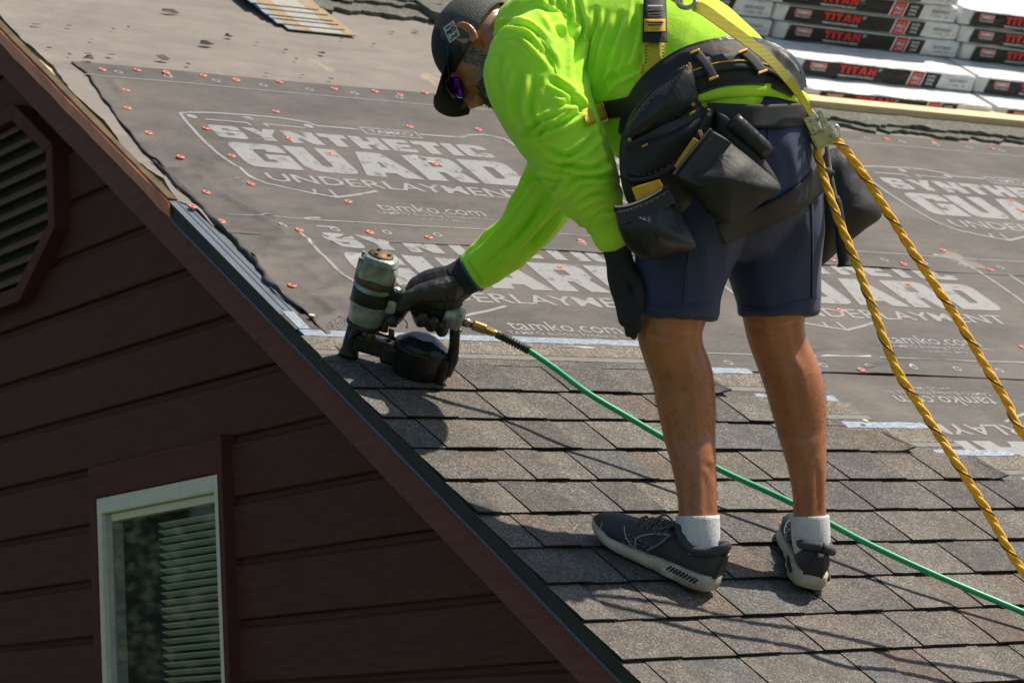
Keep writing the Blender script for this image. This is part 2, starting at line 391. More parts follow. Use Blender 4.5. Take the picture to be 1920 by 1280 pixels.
# outer frame with stepped profile
for nm, y0, y1, z0, z1 in (('frame', WY0, WY0+.026, zb, zz), ('frame', WY1-.026, WY1, zb, zz), ('frame', WY0+.0262, WY1-.0262, zz-.045, zz)):
    wbox(nm, y0, y1, z0, z1, WX-.030, WX+.03, 'vinyl', win, .004)
for nm, y0, y1, z0, z1 in (('sash', WY0+.0264, WY0+.044, zb, zz-.046), ('sash', WY1-.058, WY1-.0264, zb, zz-.046), ('sash', WY0+.0442, WY1-.0582, zz-.068, zz-.046)):
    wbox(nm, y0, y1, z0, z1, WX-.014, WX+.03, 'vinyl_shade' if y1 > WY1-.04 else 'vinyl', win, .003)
wbox('pane', WY0+.043, WY1-.057, zb, zz-.066, WX-.011, WX-.008, 'window_glass', win, 0)
ysplit = WY1-(WY1-WY0)*.44
for i in range(46):
    z = zz-.10-i*.0205
    if z < WZ0: break
    MB().box((WX+.010, (WY0+.045+ysplit)/2, z), (nz((1, 0, -.55)), (0, 1, 0), nz((.55, 0, 1))), (.0115, (ysplit-WY0-.045)/2, .0009)).obj('blind_slat', 'blind', win)
wbox('room_shade_sheet', WY0+.03, WY1-.03, zb, zz-.05, WX+.022, WX+.0295, 'room_dark', win, 0)  # near-black sheet stands in for the unlit room behind the blind
# louvred octagon vent
vent = sub('gable_vent', (WX, 2.5, .9), house)
vo = [wallpt(*q, X=WX-.03) for q in [(11, 224), (72, 198), (122, 262), (124, 400), (87, 542), (24, 566)]]
zc = (vo[2][1]+vo[3][1])/2
yR = (vo[2][0]+vo[3][0])/2; zT = vo[1][1]; zB = vo[4][1]; yc = vo[5][0]+.02
hw = yc-yR+.03; hh = (zT-zB)/2+.02; zc = (zT+zB)/2; cy_ = yR+hw
def octa(s, x, cut=.42):
    a, b = hw*s if s <= 1 else hw, hh
    a = hw-(1-s)*.16; b = hh-(1-s)*.16
    return [np.array([x, cy_+i, zc+j]) for i, j in ((-a, -b*cut), (-a, b*cut), (-a*cut, b), (a*cut, b), (a, b*cut), (a, -b*cut), (a*cut, -b), (-a*cut, -b))]
oo, oi = octa(1, WX-.070), octa(.72, WX-.070)
for i in range(8):
    j = (i+1) % 8
    q = [oo[i], oo[j], oi[j], oi[i]]; g = .0006*(i % 2)
    MB().prism([p_-np.array([g, 0, 0]) for p_ in q], (.068, 0, 0)).obj('vent_frame', 'trim_paint', vent, bevel=.003)
ih = hh-.045; iw = hw-.045
for i in range(10):
    z = zc-ih+.030+i*(2*ih-.050)/9
    fz = abs(z-zc)/ih; lim = iw if fz < .42 else iw*(1-(fz-.42)/.58*.58)
    MB().box((WX-.046, cy_, z), (nz((.9, 0, 1)), (0, 1, 0), nz((-1, 0, .9))), (.0185, lim, .003)).obj('louver', 'vent_paint', vent, bevel=.0015)
MB().prism(octa(.75, WX-.030), (.005, 0, 0)).obj('vent_shade_sheet', 'felt_dark_vent_shade', vent)  # black sheet over the siding stands in for shade between the louvers

# roof deck with the old felt, front and back slope
roof = MB()
U1 = 9.0; VT = RIDGE_Y/math.cos(RP); VB = -1.9
H0 = -.010
def slab(u0, u1, v0, v1, h0, h1):
    c = [W(u, v, h) for h in (h0, h1) for (u, v) in ((u0, v0), (u1, v0), (u1, v1), (u0, v1))]
    return MB().add(c, [(0, 3, 2, 1), (4, 5, 6, 7), (0, 1, 5, 4), (1, 2, 6, 5), (2, 3, 7, 6), (3, 0, 4, 7)])
roof = slab(.012, U1, VB, VT, -.028, H0-.004).obj('roof_deck', 'pine', house)
pr = [(.012, RIDGE_Y+.001, roofz(RIDGE_Y)-.012), (U1, RIDGE_Y+.001, roofz(RIDGE_Y)-.012), (U1, 2*RIDGE_Y+1.6, -roofz(1.6)-.012), (.012, 2*RIDGE_Y+1.6, -roofz(1.6)-.012)]
MB().prism(pr, (0, 0, -.03)).obj('rear_slope', 'granule_old', house)
# old felt sheet: torn left edge, uneven
fel = [(.032, 3.537), (.036, 3.285), (.041, 3.257), (.050, 3.155), (.025, 2.927), (.034, 2.755), (.018, 2.565), (.019, 2.422), (.043, 2.355), (.02, 2.19)]
def felt_left(v):
    if v > 3.537: return .035+.012*fbm(v*4, 3)
    if v < 2.19: return .05
    for (a, va), (b, vb) in zip(fel, fel[1:]):
        if vb <= v <= va: f = (va-v)/(va-vb); return a+(b-a)*f+.006*fbm(v*22, 1)
    return .03
def sheet_mesh(left, v0, v1, right, hfun, du=.022, dv=.022, fine_u=None):
    nv = int((v1-v0)/dv)+1; nu = int(right/du)+1; vs = []; fs = []
    for j in range(nv+1):
        v = v0+(v1-v0)*j/nv; l = left(v)
        for i in range(nu+1):
            u = l+(right-l)*(i/nu)**1.15
            h, dvv = hfun(u, v, u-l); vs.append(W(u, v+dvv, h))
    for j in range(nv):
        for i in range(nu):
            a = j*(nu+1)+i; fs.append((a, a+1, a+nu+2, a+nu+1))
    return vs, fs
def felt_h(u, v, e):
    h = H0+.0035+.0035*(fbm(u*2.5, v*2.5, 1)+.4)+.002*fbm(u*11, v*11, 2)
    if e < .06: h += .010*max(0, fbm(v*5, 7)+.15)*(1-e/.06)
    return max(h, H0-.003), 0
vs, fs = sheet_mesh(felt_left, 2.05, VT, 8.5, felt_h, .045, .03)
MB().add(vs, fs).obj('old_felt', 'old_felt', house, smooth=True, up=en)
# flakes and tears lying on the felt
tear = MB()
for q, s in [((315, 24), 26), ((66, 47), 14), ((128, 50), 9), ((386, 85), 20), ((426, 70), 18), ((208, 105), 12), ((165, 112), 15), ((165, 103), 9), ((305, 113), 22), ((602, 101), 12), ((555, 113), 9), ((700, 85), 12), ((620, 150), 8), ((735, 62), 8), ((480, 82), 9), ((535, 96), 8), ((92, 92), 7), ((130, 104), 7), ((780, 61), 14), ((430, 70), 9), ((640, 75), 7), ((212, 56), 8), ((240, 53), 7), ((172, 76), 7), ((352, 122), 7), ((600, 26), 9), ((500, 140), 7), ((565, 143), 7)]:
    c = UV(*q); n = random.choice((5, 6, 7)); sz = s/820
    pts = [W(c[0]+sz*(.3+1.0*random.random())*math.cos(a), c[1]+sz*.6*(.15+.9*random.random())*math.sin(a), .0025+.004*random.random()+(.007 if math.sin(a) > .5 and s > 14 else 0)) for a in np.linspace(0, 6.28, n, endpoint=False)]
    t_ = MB().prism(pts, -.0008*en); t_.obj('felt_tear', 'felt_tear' if s > 12 and random.random() < .6 else 'felt_dark_vent_shade', house)
# fascia (rake board): lower length freshly trimmed, upper length older
def rake(name, v0, v1, x0, x1, zt_, zb_, mat, bv=.003):
    mb = MB(); p = []
    for x in (x0, x1):
        for v, dz in ((v0, zt_), (v1, zt_), (v1, zb_), (v0, zb_)):
            y = v*math.cos(RP); p.append((x, y, y*TP+dz))
    ns = 24; rings = []
    for i in range(ns+1):
        v = v0+(v1-v0)*i/ns; y = v*math.cos(RP); z = y*TP; wv = .0012*math.sin(v*5)
        rings.append([(x0+wv, y, z+zt_), (x1, y, z+zt_), (x1, y, z+zb_), (x0+wv, y, z+zb_)])
    return MB().loft(rings).obj(name, mat, house, bevel=bv)
rake('rake_board', VB, VT, .004, .026, -.018, -.146, 'fascia_paint')
rake('rake_soffit', VB, VT, .0265, WX+.02, -.050, -.062, 'fascia_paint', 0)
nails = [(352, 458), (632, 737), (1003, 1112), (1090, 1190)]
for x, y in nails:
    q = onpl(x, y, (.004, 0, 0), np.array([1., 0, 0])); MB().tube([q+[.003, 0, 0], q-[.003, 0, 0]], .004, 8).obj('nail_head', 'fascia_paint', house)
# drip edge: lower metre of new steel, flange on the deck with two ribs
VD = 2.205
dr = sub('drip_edge', W(0, 1, 0), house); tag(dr, 'new blue-grey steel drip edge with ribbed flange')
def along(prof, v0, v1, ns=40, wob=.0):
    rings = []
    for i in range(ns+1):
        v = v0+(v1-v0)*i/ns; y = v*math.cos(RP)
        rings.append([np.array([x+wob*fbm(v*3, 1), y, y*TP])+h*en+np.array([0, 0, z]) for x, h, z in prof])
    return rings
fl = [(-.004, -.0065, 0), (.016, -.0065, 0), (.018, -.0045, 0), (.021, -.0045, 0), (.023, -.0065, 0), (.034, -.0065, 0), (.036, -.0045, 0), (.039, -.0045, 0), (.041, -.0065, 0), (.060, -.0065, 0), (.060, -.0080, 0), (-.0035, -.0080, 0)]
MB().loft(along(fl, VB, VD)).obj('flange', 'drip_steel', dr)
fc = [(-.0045, -.0062, 0), (-.0030, -.0062, 0), (-.0030, -.0065, -.038), (-.0055, -.0065, -.038)]
MB().loft(along(fc, VB, VD)).obj('face', 'drip_face_shade', dr)
hm = [(-.0062, -.0065, -.0375), (-.0028, -.0065, -.0375), (-.0028, -.0065, -.0425), (-.0085, -.0065, -.0435), (-.0085, -.0065, -.0415)]
MB().loft(along(hm, VB, VD)).obj('hem', 'drip_hem', dr)
# old copper edge above it, wavy and bent
cp = sub('copper_edge', W(0, 2.8, 0), house); tag(cp, 'bent old copper edge strip above the new drip edge')
def copper(v0, v1, sub, seed):
    rings = []; ns = 60
    for i in range(ns+1):
        v = v0+(v1-v0)*i/ns; y = v*math.cos(RP); b = np.array([0, y, y*TP]); k = fbm(v*2.2, seed); k2 = fbm(v*9, seed+3)
        if sub: pr = [(-.012+.004*k, -.004, -.002), (-.006, .001+.003*max(0, k2), .0), (.018+.014*k, -.003+.003*max(0, k), 0), (.030, -.0085, 0), (.0, -.0085, 0)]
        else: pr = [(-.015+.003*k, -.003, .0), (-.013+.003*k2, -.002, 0), (-.010, -.0055, 0), (-.004, -.007, -.034+.005*k2), (-.008+.003*k, -.007, -.038+.006*k2), (-.012, -.006, -.02)]
        rings.append([b+np.array([x, 0, z])+h*en for x, h, z in pr])
    return MB().loft(rings)
copper(VD+.002, VT, 1, 2).obj('top_leg', 'copper_olive', cp, smooth=False)
copper(VD-.02, VT, 0, 5).obj('outer_leg', 'copper', cp, smooth=False)

# ---------------------------------------------------------------- underlayment sheets with print
def interp(tab, v):
    t = sorted(tab, key=lambda q: q[1])
    if v <= t[0][1]: return t[0][0]
    for (a, va), (b, vb) in zip(t, t[1:]):
        if v <= vb: return a+(b-a)*(v-va)/(vb-va+1e-9)
    return t[-1][0]
E1 = [(.121, 3.20), (.129, 3.09), (.102, 2.924), (.076, 2.706), (.059, 2.518), (.067, 2.43), (.067, 2.272), (.067, 2.12), (.070, 1.99)]
E2 = [(.07, 2.2), (.07, 1.99), (.067, 1.862), (.052, 1.707), (.052, 1.603), (.059, 1.545), (.05, 1.2)]
def gauss(x, s): return math.exp(-(x/s)**2)
CREASE = [([UV(*q) for q in pts], a) for pts, a in [([(425, 368), (465, 390), (520, 415)], .007), ([(488, 410), (520, 425), (532, 438)], .006), ([(340, 300), (400, 320), (455, 338)], .006), ([(330, 320), (370, 330), (400, 350)], .007), ([(210, 150), (230, 175)], .005), ([(440, 450), (520, 470), (560, 470)], .008), ([(600, 560), (630, 585), (600, 600)], .008), ([(1640, 690), (1700, 680), (1780, 678), (1850, 690)], .008), ([(1530, 660), (1580, 658), (1640, 665)], .007), ([(500, 480), (560, 490), (600, 520)], .006), ([(311, 139), (370, 152)], .004), ([(770, 290), (800, 300)], .004), ([(380, 300), (420, 315), (465, 320)], .006), ([(550, 530), (590, 545), (640, 540)], .007), ([(520, 450), (600, 452), (640, 470)], .006)]]
CREASE = [(spline(a, 24), b) for a, b in CREASE]
def make_hf(base, v0, seed, lift, wild):
    def hf(u, v, e):
        h = base+.0022*(fbm(u*1.7, v*2.4, seed)+.3)
        b = v-v0                                   # height above the lower edge
        if wild: h += .012*max(0, fbm(u*5.5+v*2, v*7.5-u*3, seed+5)+.12)*gauss(u-.12, .36)*gauss(v-wild, .30)
        h += .0045*max(0, fbm(u*2.2, 9, seed+2))*gauss(b, .05)*lift
        h += .009*max(0, fbm(v*4.2, 5, seed+3)+.25)*gauss(e, .03)
        h += .0035*gauss(v-(v0+.11+.05*fbm(u*1.3, 4, seed)), .012)*max(0, fbm(u*1.9, 2, seed+9))*2
        for q_, a_ in CREASE:
            if abs(q_[12][0]-u) < .3 and abs(q_[12][1]-v) < .25 and v0 <= q_[12][1]: h += a_*math.exp(-min((c_[0]-u)**2+(c_[1]-v)**2 for c_ in q_)/.00016)
        dv_ = .010*fbm(u*1.6, 1, seed+4) if b < .03 else (.006*fbm(u*1.3, 8, seed+6) if b > 1.12 else 0)
        return h, dv_
    return hf
HF = [make_hf(-.0020, 2.005, 11, 1.0, 2.42), make_hf(-.0045, 1.297, 23, 1.3, 1.78), make_hf(-.0072, .58, 37, .3, 0)]
SH = []
spec = [(lambda v: interp(E1, v)+.006*fbm(v*9, 2), 2.005, 3.195), (lambda v: interp(E2, v)+.006*fbm(v*11, 6), 1.297, 2.40), (lambda v: .05, .58, 1.70)]
slabels = ['uppermost dusty grey underlayment sheet with printed shield logo and red caps', 'middle underlayment sheet lapped below the upper one, logo half covered', 'lowest underlayment sheet printed upside down beside the shingle steps']
for i, (lf, v0, v1) in enumerate(spec):
    vs, fs = sheet_mesh(lf, v0, v1, 5.0, HF[i], .017, .012)
    o = MB().add(vs, fs).obj('underlayment', ['underlayment', 'underlayment_back'], house, smooth=True, up=en); tag(o, slabels[i])
    so_ = o.modifiers.new('thick', 'SOLIDIFY'); so_.thickness = .0012; so_.offset = -1; so_.material_offset_rim = 1; so_.material_offset = 1
    SH.append(o)
def hsheet(i, u, v):
    return HF[i](u, v, u-spec[i][0](v))[0]
# torn loose strip of membrane folded along the rake beside sheets 1 and 2
for k, (va, vb, w0) in enumerate([(2.46, 1.95, .020), (2.02, 1.56, .018)]):
    rings = []
    for i in range(40):
        f = i/39; v = va+(vb-va)*f; u = (interp(E1, v) if k == 0 else interp(E2, v))-.004+.012*fbm(v*8, 30+k)
        w_ = .6*w0*(.25+1.6*abs(fbm(v*9, 12+k)))*math.sin(math.pi*min(1, f*1.02+.01))**.4; l = .001+.016*max(0, fbm(v*11, 3+k))
        rings.append([W(u-w_, v, -.002), W(u-w_*.4, v, .001+l), W(u+.006, v, .004+l*.5), W(u+.003, v, .0)])
    MB().loft(rings).obj('torn_membrane', 'underlayment_back', SH[k], smooth=True)

LET = {
 'T': (7, [[(0, 10), (7, 10), (7, 6.9), (5, 6.9), (5, 0), (2, 0), (2, 6.9), (0, 6.9)]]),
 'I': (3, [[(0, 10), (3, 10), (3, 0), (0, 0)]]),
 'H': (7.6, [[(0, 10), (3, 10), (3, 6.4), (4.6, 6.4), (4.6, 10), (7.6, 10), (7.6, 0), (4.6, 0), (4.6, 3.6), (3, 3.6), (3, 0), (0, 0)]]),
 'E': (6.4, [[(0, 10), (6.4, 10), (6.4, 7.4), (3, 7.4), (3, 6.2), (5.8, 6.2), (5.8, 3.8), (3, 3.8), (3, 2.6), (6.4, 2.6), (6.4, 0), (0, 0)]]),
 'N': (8, [[(0, 10), (2.8, 10), (5.2, 5.2), (5.2, 10), (8, 10), (8, 0), (5.2, 0), (2.8, 4.8), (2.8, 0), (0, 0)]]),
 'Y': (8.4, [[(0, 10), (3.1, 10), (4.2, 6.9), (5.3, 10), (8.4, 10), (5.7, 4.4), (5.7, 0), (2.7, 0), (2.7, 4.4)]]),
 'C': (7.4, [[(1.6, 10), (6, 10), (7.1, 9.4), (7.4, 8.4), (7.4, 6.2), (4.6, 6.2), (4.6, 7.4), (3, 7.4), (3, 2.6), (4.6, 2.6), (4.6, 3.8), (7.4, 3.8), (7.4, 1.4), (7, .5), (6, 0), (1.6, 0), (.5, .5), (0, 1.6), (0, 8.4), (.5, 9.5)]]),
 'S': (7.3, [[(1.5, 10), (6, 10), (7, 9.5), (7.2, 8.6), (7.2, 6.6), (4.5, 6.6), (4.5, 7.6), (2.9, 7.6), (2.9, 6.3), (6, 6.3), (7, 5.9), (7.3, 5), (7.3, 1.4), (6.9, .4), (5.9, 0), (1.4, 0), (.4, .4), (0, 1.4), (0, 3.5), (2.8, 3.5), (2.8, 2.4), (4.5, 2.4), (4.5, 3.8), (1.4, 3.8), (.4, 4.2), (0, 5.2), (0, 8.6), (.4, 9.6)]]),
 'G': (7.6, [[(1.6, 10), (6.2, 10), (7.2, 9.5), (7.6, 8.4), (7.6, 6.6), (4.8, 6.6), (4.8, 7.5), (3.2, 7.5), (3, 7.2), (3, 2.8), (3.3, 2.5), (4.8, 2.5), (4.8, 3.6), (4, 3.6), (4, 5.6), (7.6, 5.6), (7.6, 0), (1.6, 0), (.5, .5), (0, 1.6), (0, 8.4), (.5, 9.5)]]),
 'U': (7.6, [[(0, 10), (3, 10), (3, 2.9), (3.3, 2.5), (4.3, 2.5), (4.6, 2.9), (4.6, 10), (7.6, 10), (7.6, 1.6), (7.1, .5), (6, 0), (1.6, 0), (.5, .5), (0, 1.6)]]),
 'A': (8.6, [[(2.4, 10), (6.2, 10), (8.6, 0), (5.6, 0), (5.2, 1.8), (3.4, 1.8), (3, 0), (0, 0)], [(3.8, 4), (4.8, 4), (4.3, 6.6)]]),
 'R': (7.8, [[(0, 10), (6.2, 10), (7.2, 9.5), (7.6, 8.5), (7.6, 5.4), (6.7, 4.4), (7.8, 0), (4.8, 0), (4, 3.6), (3, 3.6), (3, 0), (0, 0)], [(3, 7.6), (4.7, 7.6), (4.7, 5.8), (3, 5.8)]]),
 'D': (7.6, [[(0, 10), (6, 10), (7.1, 9.5), (7.6, 8.4), (7.6, 1.6), (7.1, .5), (6, 0), (0, 0)], [(3, 7.4), (4.3, 7.4), (4.6, 7), (4.6, 3), (4.3, 2.6), (3, 2.6)]]),
}
def tess(polys):
    loops = [[Vector((x, y, 0)) for x, y in p] for p in polys]
    flat = [q for l in loops for q in l]; return [(q.x, q.y) for q in flat], [tuple(t) for t in geometry.tessellate_polygon(loops)]
class Ink:                                          # flat print collected in 2D
    def __init__(s): s.v = []; s.f = []
    def tri(s, v, f): o = len(s.v); s.v += list(v); s.f += [tuple(i+o for i in t) for t in f]
    def poly(s, polys): s.tri(*tess(polys))
    def block(s, txt, x0, x1, y0, y1, gap=.9):      # slab block capitals fitted into a box
        tot = sum(LET[c][0] for c in txt)+gap*(len(txt)-1); k = (x1-x0)/tot; x = x0
        for c in txt:
            w_, pl = LET[c]; s.poly([[(x+a*k, y0+b*(y1-y0)/10) for a, b in p] for p in pl]); x += (w_+gap)*k
    def text(s, txt, x0, x1, y0, y1, bold=0., shear=0.):
        cu_ = bpy.data.curves.new('t', 'FONT'); cu_.body = txt; cu_.size = 1; cu_.offset = bold; cu_.resolution_u = 2; cu_.shear = shear
        ob = bpy.data.objects.new('t', cu_); COL.objects.link(ob); dg = bpy.context.evaluated_depsgraph_get()
        me = bpy.data.meshes.new_from_object(ob.evaluated_get(dg)); me.calc_loop_triangles()
        v = np.array([q.co[:2] for q in me.vertices]); f = [tuple(t.vertices) for t in me.loop_triangles]
        bpy.data.objects.remove(ob); bpy.data.curves.remove(cu_); bpy.data.meshes.remove(me)
        lo, hi = v.min(0), v.max(0); k = (hi-lo)
        v = (v-lo)/k*[x1-x0, y1-y0]+[x0, y0]; s.tri([tuple(q) for q in v], f)
    def stroke(s, pts, w):
        p = np.asarray(pts, float)
        for i in range(len(p)-1):
            d = nz(p[i+1]-p[i]); n_ = np.array([-d[1], d[0]])*w/2; a, b = p[i]-d*w*.2, p[i+1]+d*w*.2
            s.tri([tuple(a+n_), tuple(a-n_), tuple(b-n_), tuple(b+n_)], [(0, 1, 2, 3)])
    def disc(s, c, r, r0=0, n=14):
        a = np.linspace(0, 6.283, n, endpoint=False)
        if r0:
            o = [(c[0]+r*math.cos(t), c[1]+r*math.sin(t)) for t in a]+[(c[0]+r0*math.cos(t), c[1]+r0*math.sin(t)) for t in a]
            s.tri(o, [(i, (i+1) % n, n+(i+1) % n, n+i) for i in range(n)])
        else: s.tri([(c[0]+r*math.cos(t), c[1]+r*math.sin(t)) for t in a], [tuple(range(n))])
def logo(ink):
    ink.block('SYNTHETIC', .345, 1.235, 2.668, 2.762); ink.block('GUARD', .345, 1.240, 2.462, 2.640, .7)
    ink.text('UNDERLAYMENT', .365, 1.185, 2.370, 2.428, .012)
    ink.text('tamko.com', .612, .945, 2.212, 2.266, .004)
    ink.text('TAMKO Building Products, Inc.', .590, .965, 2.180, 2.206, .004); ink.text('- JOPLIN, MO -', .695, .865, 2.158, 2.174, .004)
    ink.stroke([(.30, 2.836), (.335, 2.850), (.40, 2.861), (.52, 2.868), (.62, 2.866), (.70, 2.848), (.722, 2.825), (.855, 2.822)], .011)
    ink.stroke([(.30, 2.836), (.288, 2.75), (.284, 2.62), (.288, 2.50), (.305, 2.40), (.345, 2.345), (.42, 2.315), (.515, 2.285), (.60, 2.318), (.672, 2.352)], .011)
    ink.stroke([(1.06, 2.822), (1.20, 2.822), (1.24, 2.848), (1.30, 2.862), (1.36, 2.84), (1.375, 2.75), (1.37, 2.55), (1.35, 2.42), (1.30, 2.35)], .011)
    ink.stroke([(.47, 2.332), (.462, 2.298)], .010); ink.stroke([(.52, 2.335), (.518, 2.29)], .010)
    ink.stroke([(.362, 2.803), (.49, 2.803), (.494, 2.785)], .009); ink.stroke([(.548, 2.785), (.545, 2.806), (.672, 2.799)], .009)
    for c in ((.328, 2.818), (.513, 2.842), (.692, 2.818)): ink.disc(c, .0155)
    for a, b in (((.868, 2.79), (1.05, 2.79)), ((1.05, 2.79), (1.05, 2.842)), ((1.05, 2.842), (.868, 2.842)), ((.868, 2.842), (.868, 2.79))): ink.stroke([a, b], .007)
    ink.text('TAMKO', .886, 1.032, 2.800, 2.832, .03)
L0 = Ink(); logo(L0)
def drop(ink, i, fn, name='print', mat='print_grey', ml=.030):
    bm = bmesh.new(); vv = [bm.verts.new((*fn(*q), 0)) for q in ink.v]
    for f in ink.f:
        try: bm.faces.new([vv[k] for k in f])
        except ValueError: pass
    for _ in range(6):
        ed = [e for e in bm.edges if e.calc_length() > ml and e.verts[0].co.x < (1.3 if ml < .02 else 99)]
        if not ed: break
        bmesh.ops.subdivide_edges(bm, edges=ed, cuts=1)
    bmesh.ops.triangulate(bm, faces=bm.faces)
    for q in bm.verts:
        u, v = q.co.x, q.co.y; q.co = Vector(W(u, v, hsheet(i, u, v)+.0010))
    bmesh.ops.recalc_face_normals(bm, faces=bm.faces)
    me = bpy.data.meshes.new(name); bm.to_mesh(me); bm.free(); me.materials.append(MAT[mat])
    return link(name, me, SH[i])
for o in (0, 1.2, 2.4): drop(L0, 0, lambda x, y, o=o: (x+o, y+.008*math.sin(o)), 'printed_logo', ml=.014 if o == 0 else .03)
for o in (-.005, 1.195, 2.395): drop(L0, 1, lambda x, y, o=o: (x+o, y-.722), 'printed_logo', ml=.014 if o < 0 else .03)
for o in (2.52, 3.72): drop(L0, 2, lambda x, y, o=o: (o-x, 3.395-y), 'printed_logo')
LN = Ink()
for dv_ in (0, -.722):
    for v in (3.09, 2.12):
        k = Ink(); l = .10
        k.stroke([(.10+x, v+dv_+.0015*math.sin(x*9)) for x in np.linspace(.02, 5.6, 120)], .0055)
        off = UV(529, 424)[0] if v < 2.5 else UV(220, 133)[0]
        for r_ in range(-1, 34):
            u = off+r_*.1525
            if .12 < u < 3.9 and not (v+dv_ < 2.6 and v+dv_ > 2.3 and dv_ < 0): rk = Ink(); rk.disc((u, v+dv_+(.045 if v > 2.5 else -.055)), .0135, .0075); drop(rk, 0 if dv_ == 0 else 1, lambda x, y: (x, y), 'printed_ring')
        drop(k, 0 if dv_ == 0 else 1, lambda x, y: (x, y), 'printed_line', ml=.012)
CAPS = [(192, 131), (257, 132), (311, 139), (381, 142), (443, 150), (524, 153), (627, 166), (703, 171), (750, 178), (797, 174), (863, 189), (236, 170), (239, 204), (278, 252), (337, 300), (387, 360), (361, 389), (415, 415), (386, 242), (434, 293), (470, 344), (517, 209), (543, 261), (619, 288), (561, 432), (548, 534), (653, 378), (694, 435), (768, 237), (897, 243), (815, 307), (804, 445), (1090, 452), (1053, 500), (1662, 261), (1751, 268), (1860, 278), (1897, 376), (1911, 393), (1769, 468), (1694, 495), (1857, 505), (1704, 533), (1576, 580), (1615, 692), (1860, 696), (1918, 649), (1180, 228), (1330, 250), (1480, 255), (1250, 470), (1420, 482), (1560, 488)]
capm = None
for q in CAPS:
    u, v = UV(*q); i = 0 if v > 2.005 else (1 if v > 1.297 else 2)
    if capm is None:
        mb = MB(); prof = [(.0002, .0014), (.0040, .0016), (.0080, .0018), (.0096, .0022), (.0114, .0016), (.0118, -.002)]
        rings = [[np.array([r_*math.cos(a), r_*math.sin(a), h]) for a in np.linspace(0, 6.283, 18, endpoint=False)] for r_, h in prof]
        mb.loft(rings); c_ = MB(); o = mb.obj('cap_nail', 'cap_plastic', SH[i], smooth=True); capm = o.data
        nm = MB().loft([[np.array([r_*math.cos(a), r_*math.sin(a), h]) for a in np.linspace(0, 6.283, 10, endpoint=False)] for r_, h in ((.0001, .0034), (.0034, .0034), (.0042, .0020))]); 
        for p_ in nm.f: pass
        bmm = bmesh.new(); bmm.from_mesh(capm); base = len(bmm.verts)
        vv = [bmm.verts.new(p_) for p_ in nm.v]; bmm.verts.ensure_lookup_table()
        for f in nm.f:
            ff = bmm.faces.new([vv[k] for k in f]); ff.material_index = 1
        bmm.to_mesh(capm); bmm.free(); capm.materials.append(MAT['nail_head'])
    else: o = link('cap_nail', capm, SH[i])
    h = hsheet(i, u, v)+.0008
    a, b = random.uniform(-.07, .07), random.uniform(-.07, .07)
    ex = nz(eu+a*en); ey = nz(ev+b*en); ez = np.cross(ex, ey); c = W(u, v, h)
    o.matrix_world = Matrix(((ex[0], ey[0], ez[0], c[0]), (ex[1], ey[1], ez[1], c[1]), (ex[2], ey[2], ez[2], c[2]), (0, 0, 0, 1)))

# ---------------------------------------------------------------- new laminated shingles
EXP = .143
field = sub('shingle_field', W(.5, 0, 0), house); tag(field, 'freshly laid grey-brown laminated shingle courses')
ENDS = {0: 1.03, 1: 1.225, 2: 1.392, 3: 1.572, 4: 1.74}
def piece(u0, u1, v, hb, ht, ln, mat, name='shingle', par=None, slant=0., ragged=.0022, curl=None):
    n = max(2, int((u1-u0)/.03)); lo = []; rings = []
    for i in range(n+1):
        f = i/n; u = u0+(u1-u0)*f; dz = ragged*fbm(u*45, v*30); s_ = slant*(1 if i == 0 else (-1 if i == n else 0))
        c = 0.
        if curl and u > u1-.05: c = .012*((u-u1+.05)/.05)**2
        a = W(u, v+dz, hb+c); b = W(u+(.0), v+.030, hb+(ht-hb)*.030/ln+.0006+c*.5); d = W(u, v+ln, ht)
        rings.append([a-.0040*en, a-.0008*en+.0006*ev*0, a+.0006*ev, b, d, d-.003*en])
    mb = MB(); nr = len(rings); vs = [q for r_ in rings for q in r_]; fs = []; ms = []
    for i in range(nr-1):
        for j in range(6):
            k = (j+1) % 6; fs.append((i*6+j, i*6+k, (i+1)*6+k, (i+1)*6+j)); ms.append(0 if j in (2, 3) else 1)
    fs += [tuple(range(6)), tuple(range((nr-1)*6, nr*6))]; ms += [1, 1]
    mb.v = [tuple(map(float, q)) for q in vs]; mb.f = fs; mb.m = ms
    return mb.obj(name, [mat, 'asphalt_edge'], par or field)
tone_names = ['granule_dark', 'granule_mid', 'granule_light', 'granule_brown', 'granule_warm', 'granule_slate']
tone_p = [.20, .24, .17, .15, .12, .12]
npc = 0
for k in range(-0, 13):
    v = (8-k)*EXP; uend = ENDS.get(k, 2.9); u = -.014+rng.uniform(-.002, .003); first = True; tooth = rng.rand() < .5
    while u < uend-.02:
        w_ = rng.uniform(.085, .18) if tooth else rng.uniform(.07, .14)
        if first: w_ *= rng.uniform(.5, 1)
        e = min(u+w_, uend)
        if uend-e < .05: e = uend
        mt = rng.choice(tone_names, p=np.array(tone_p)/sum(tone_p))
        lift = .0040 if tooth else .0008
        piece(u+.0006, e-.0006, v+rng.uniform(-.0012, .0012)+(0 if tooth else .0015), .0042+lift, -.0025+lift*.6, EXP+.014, mt, curl=(e >= uend and k in ENDS))
        u = e; first = False; tooth = not tooth; npc += 1
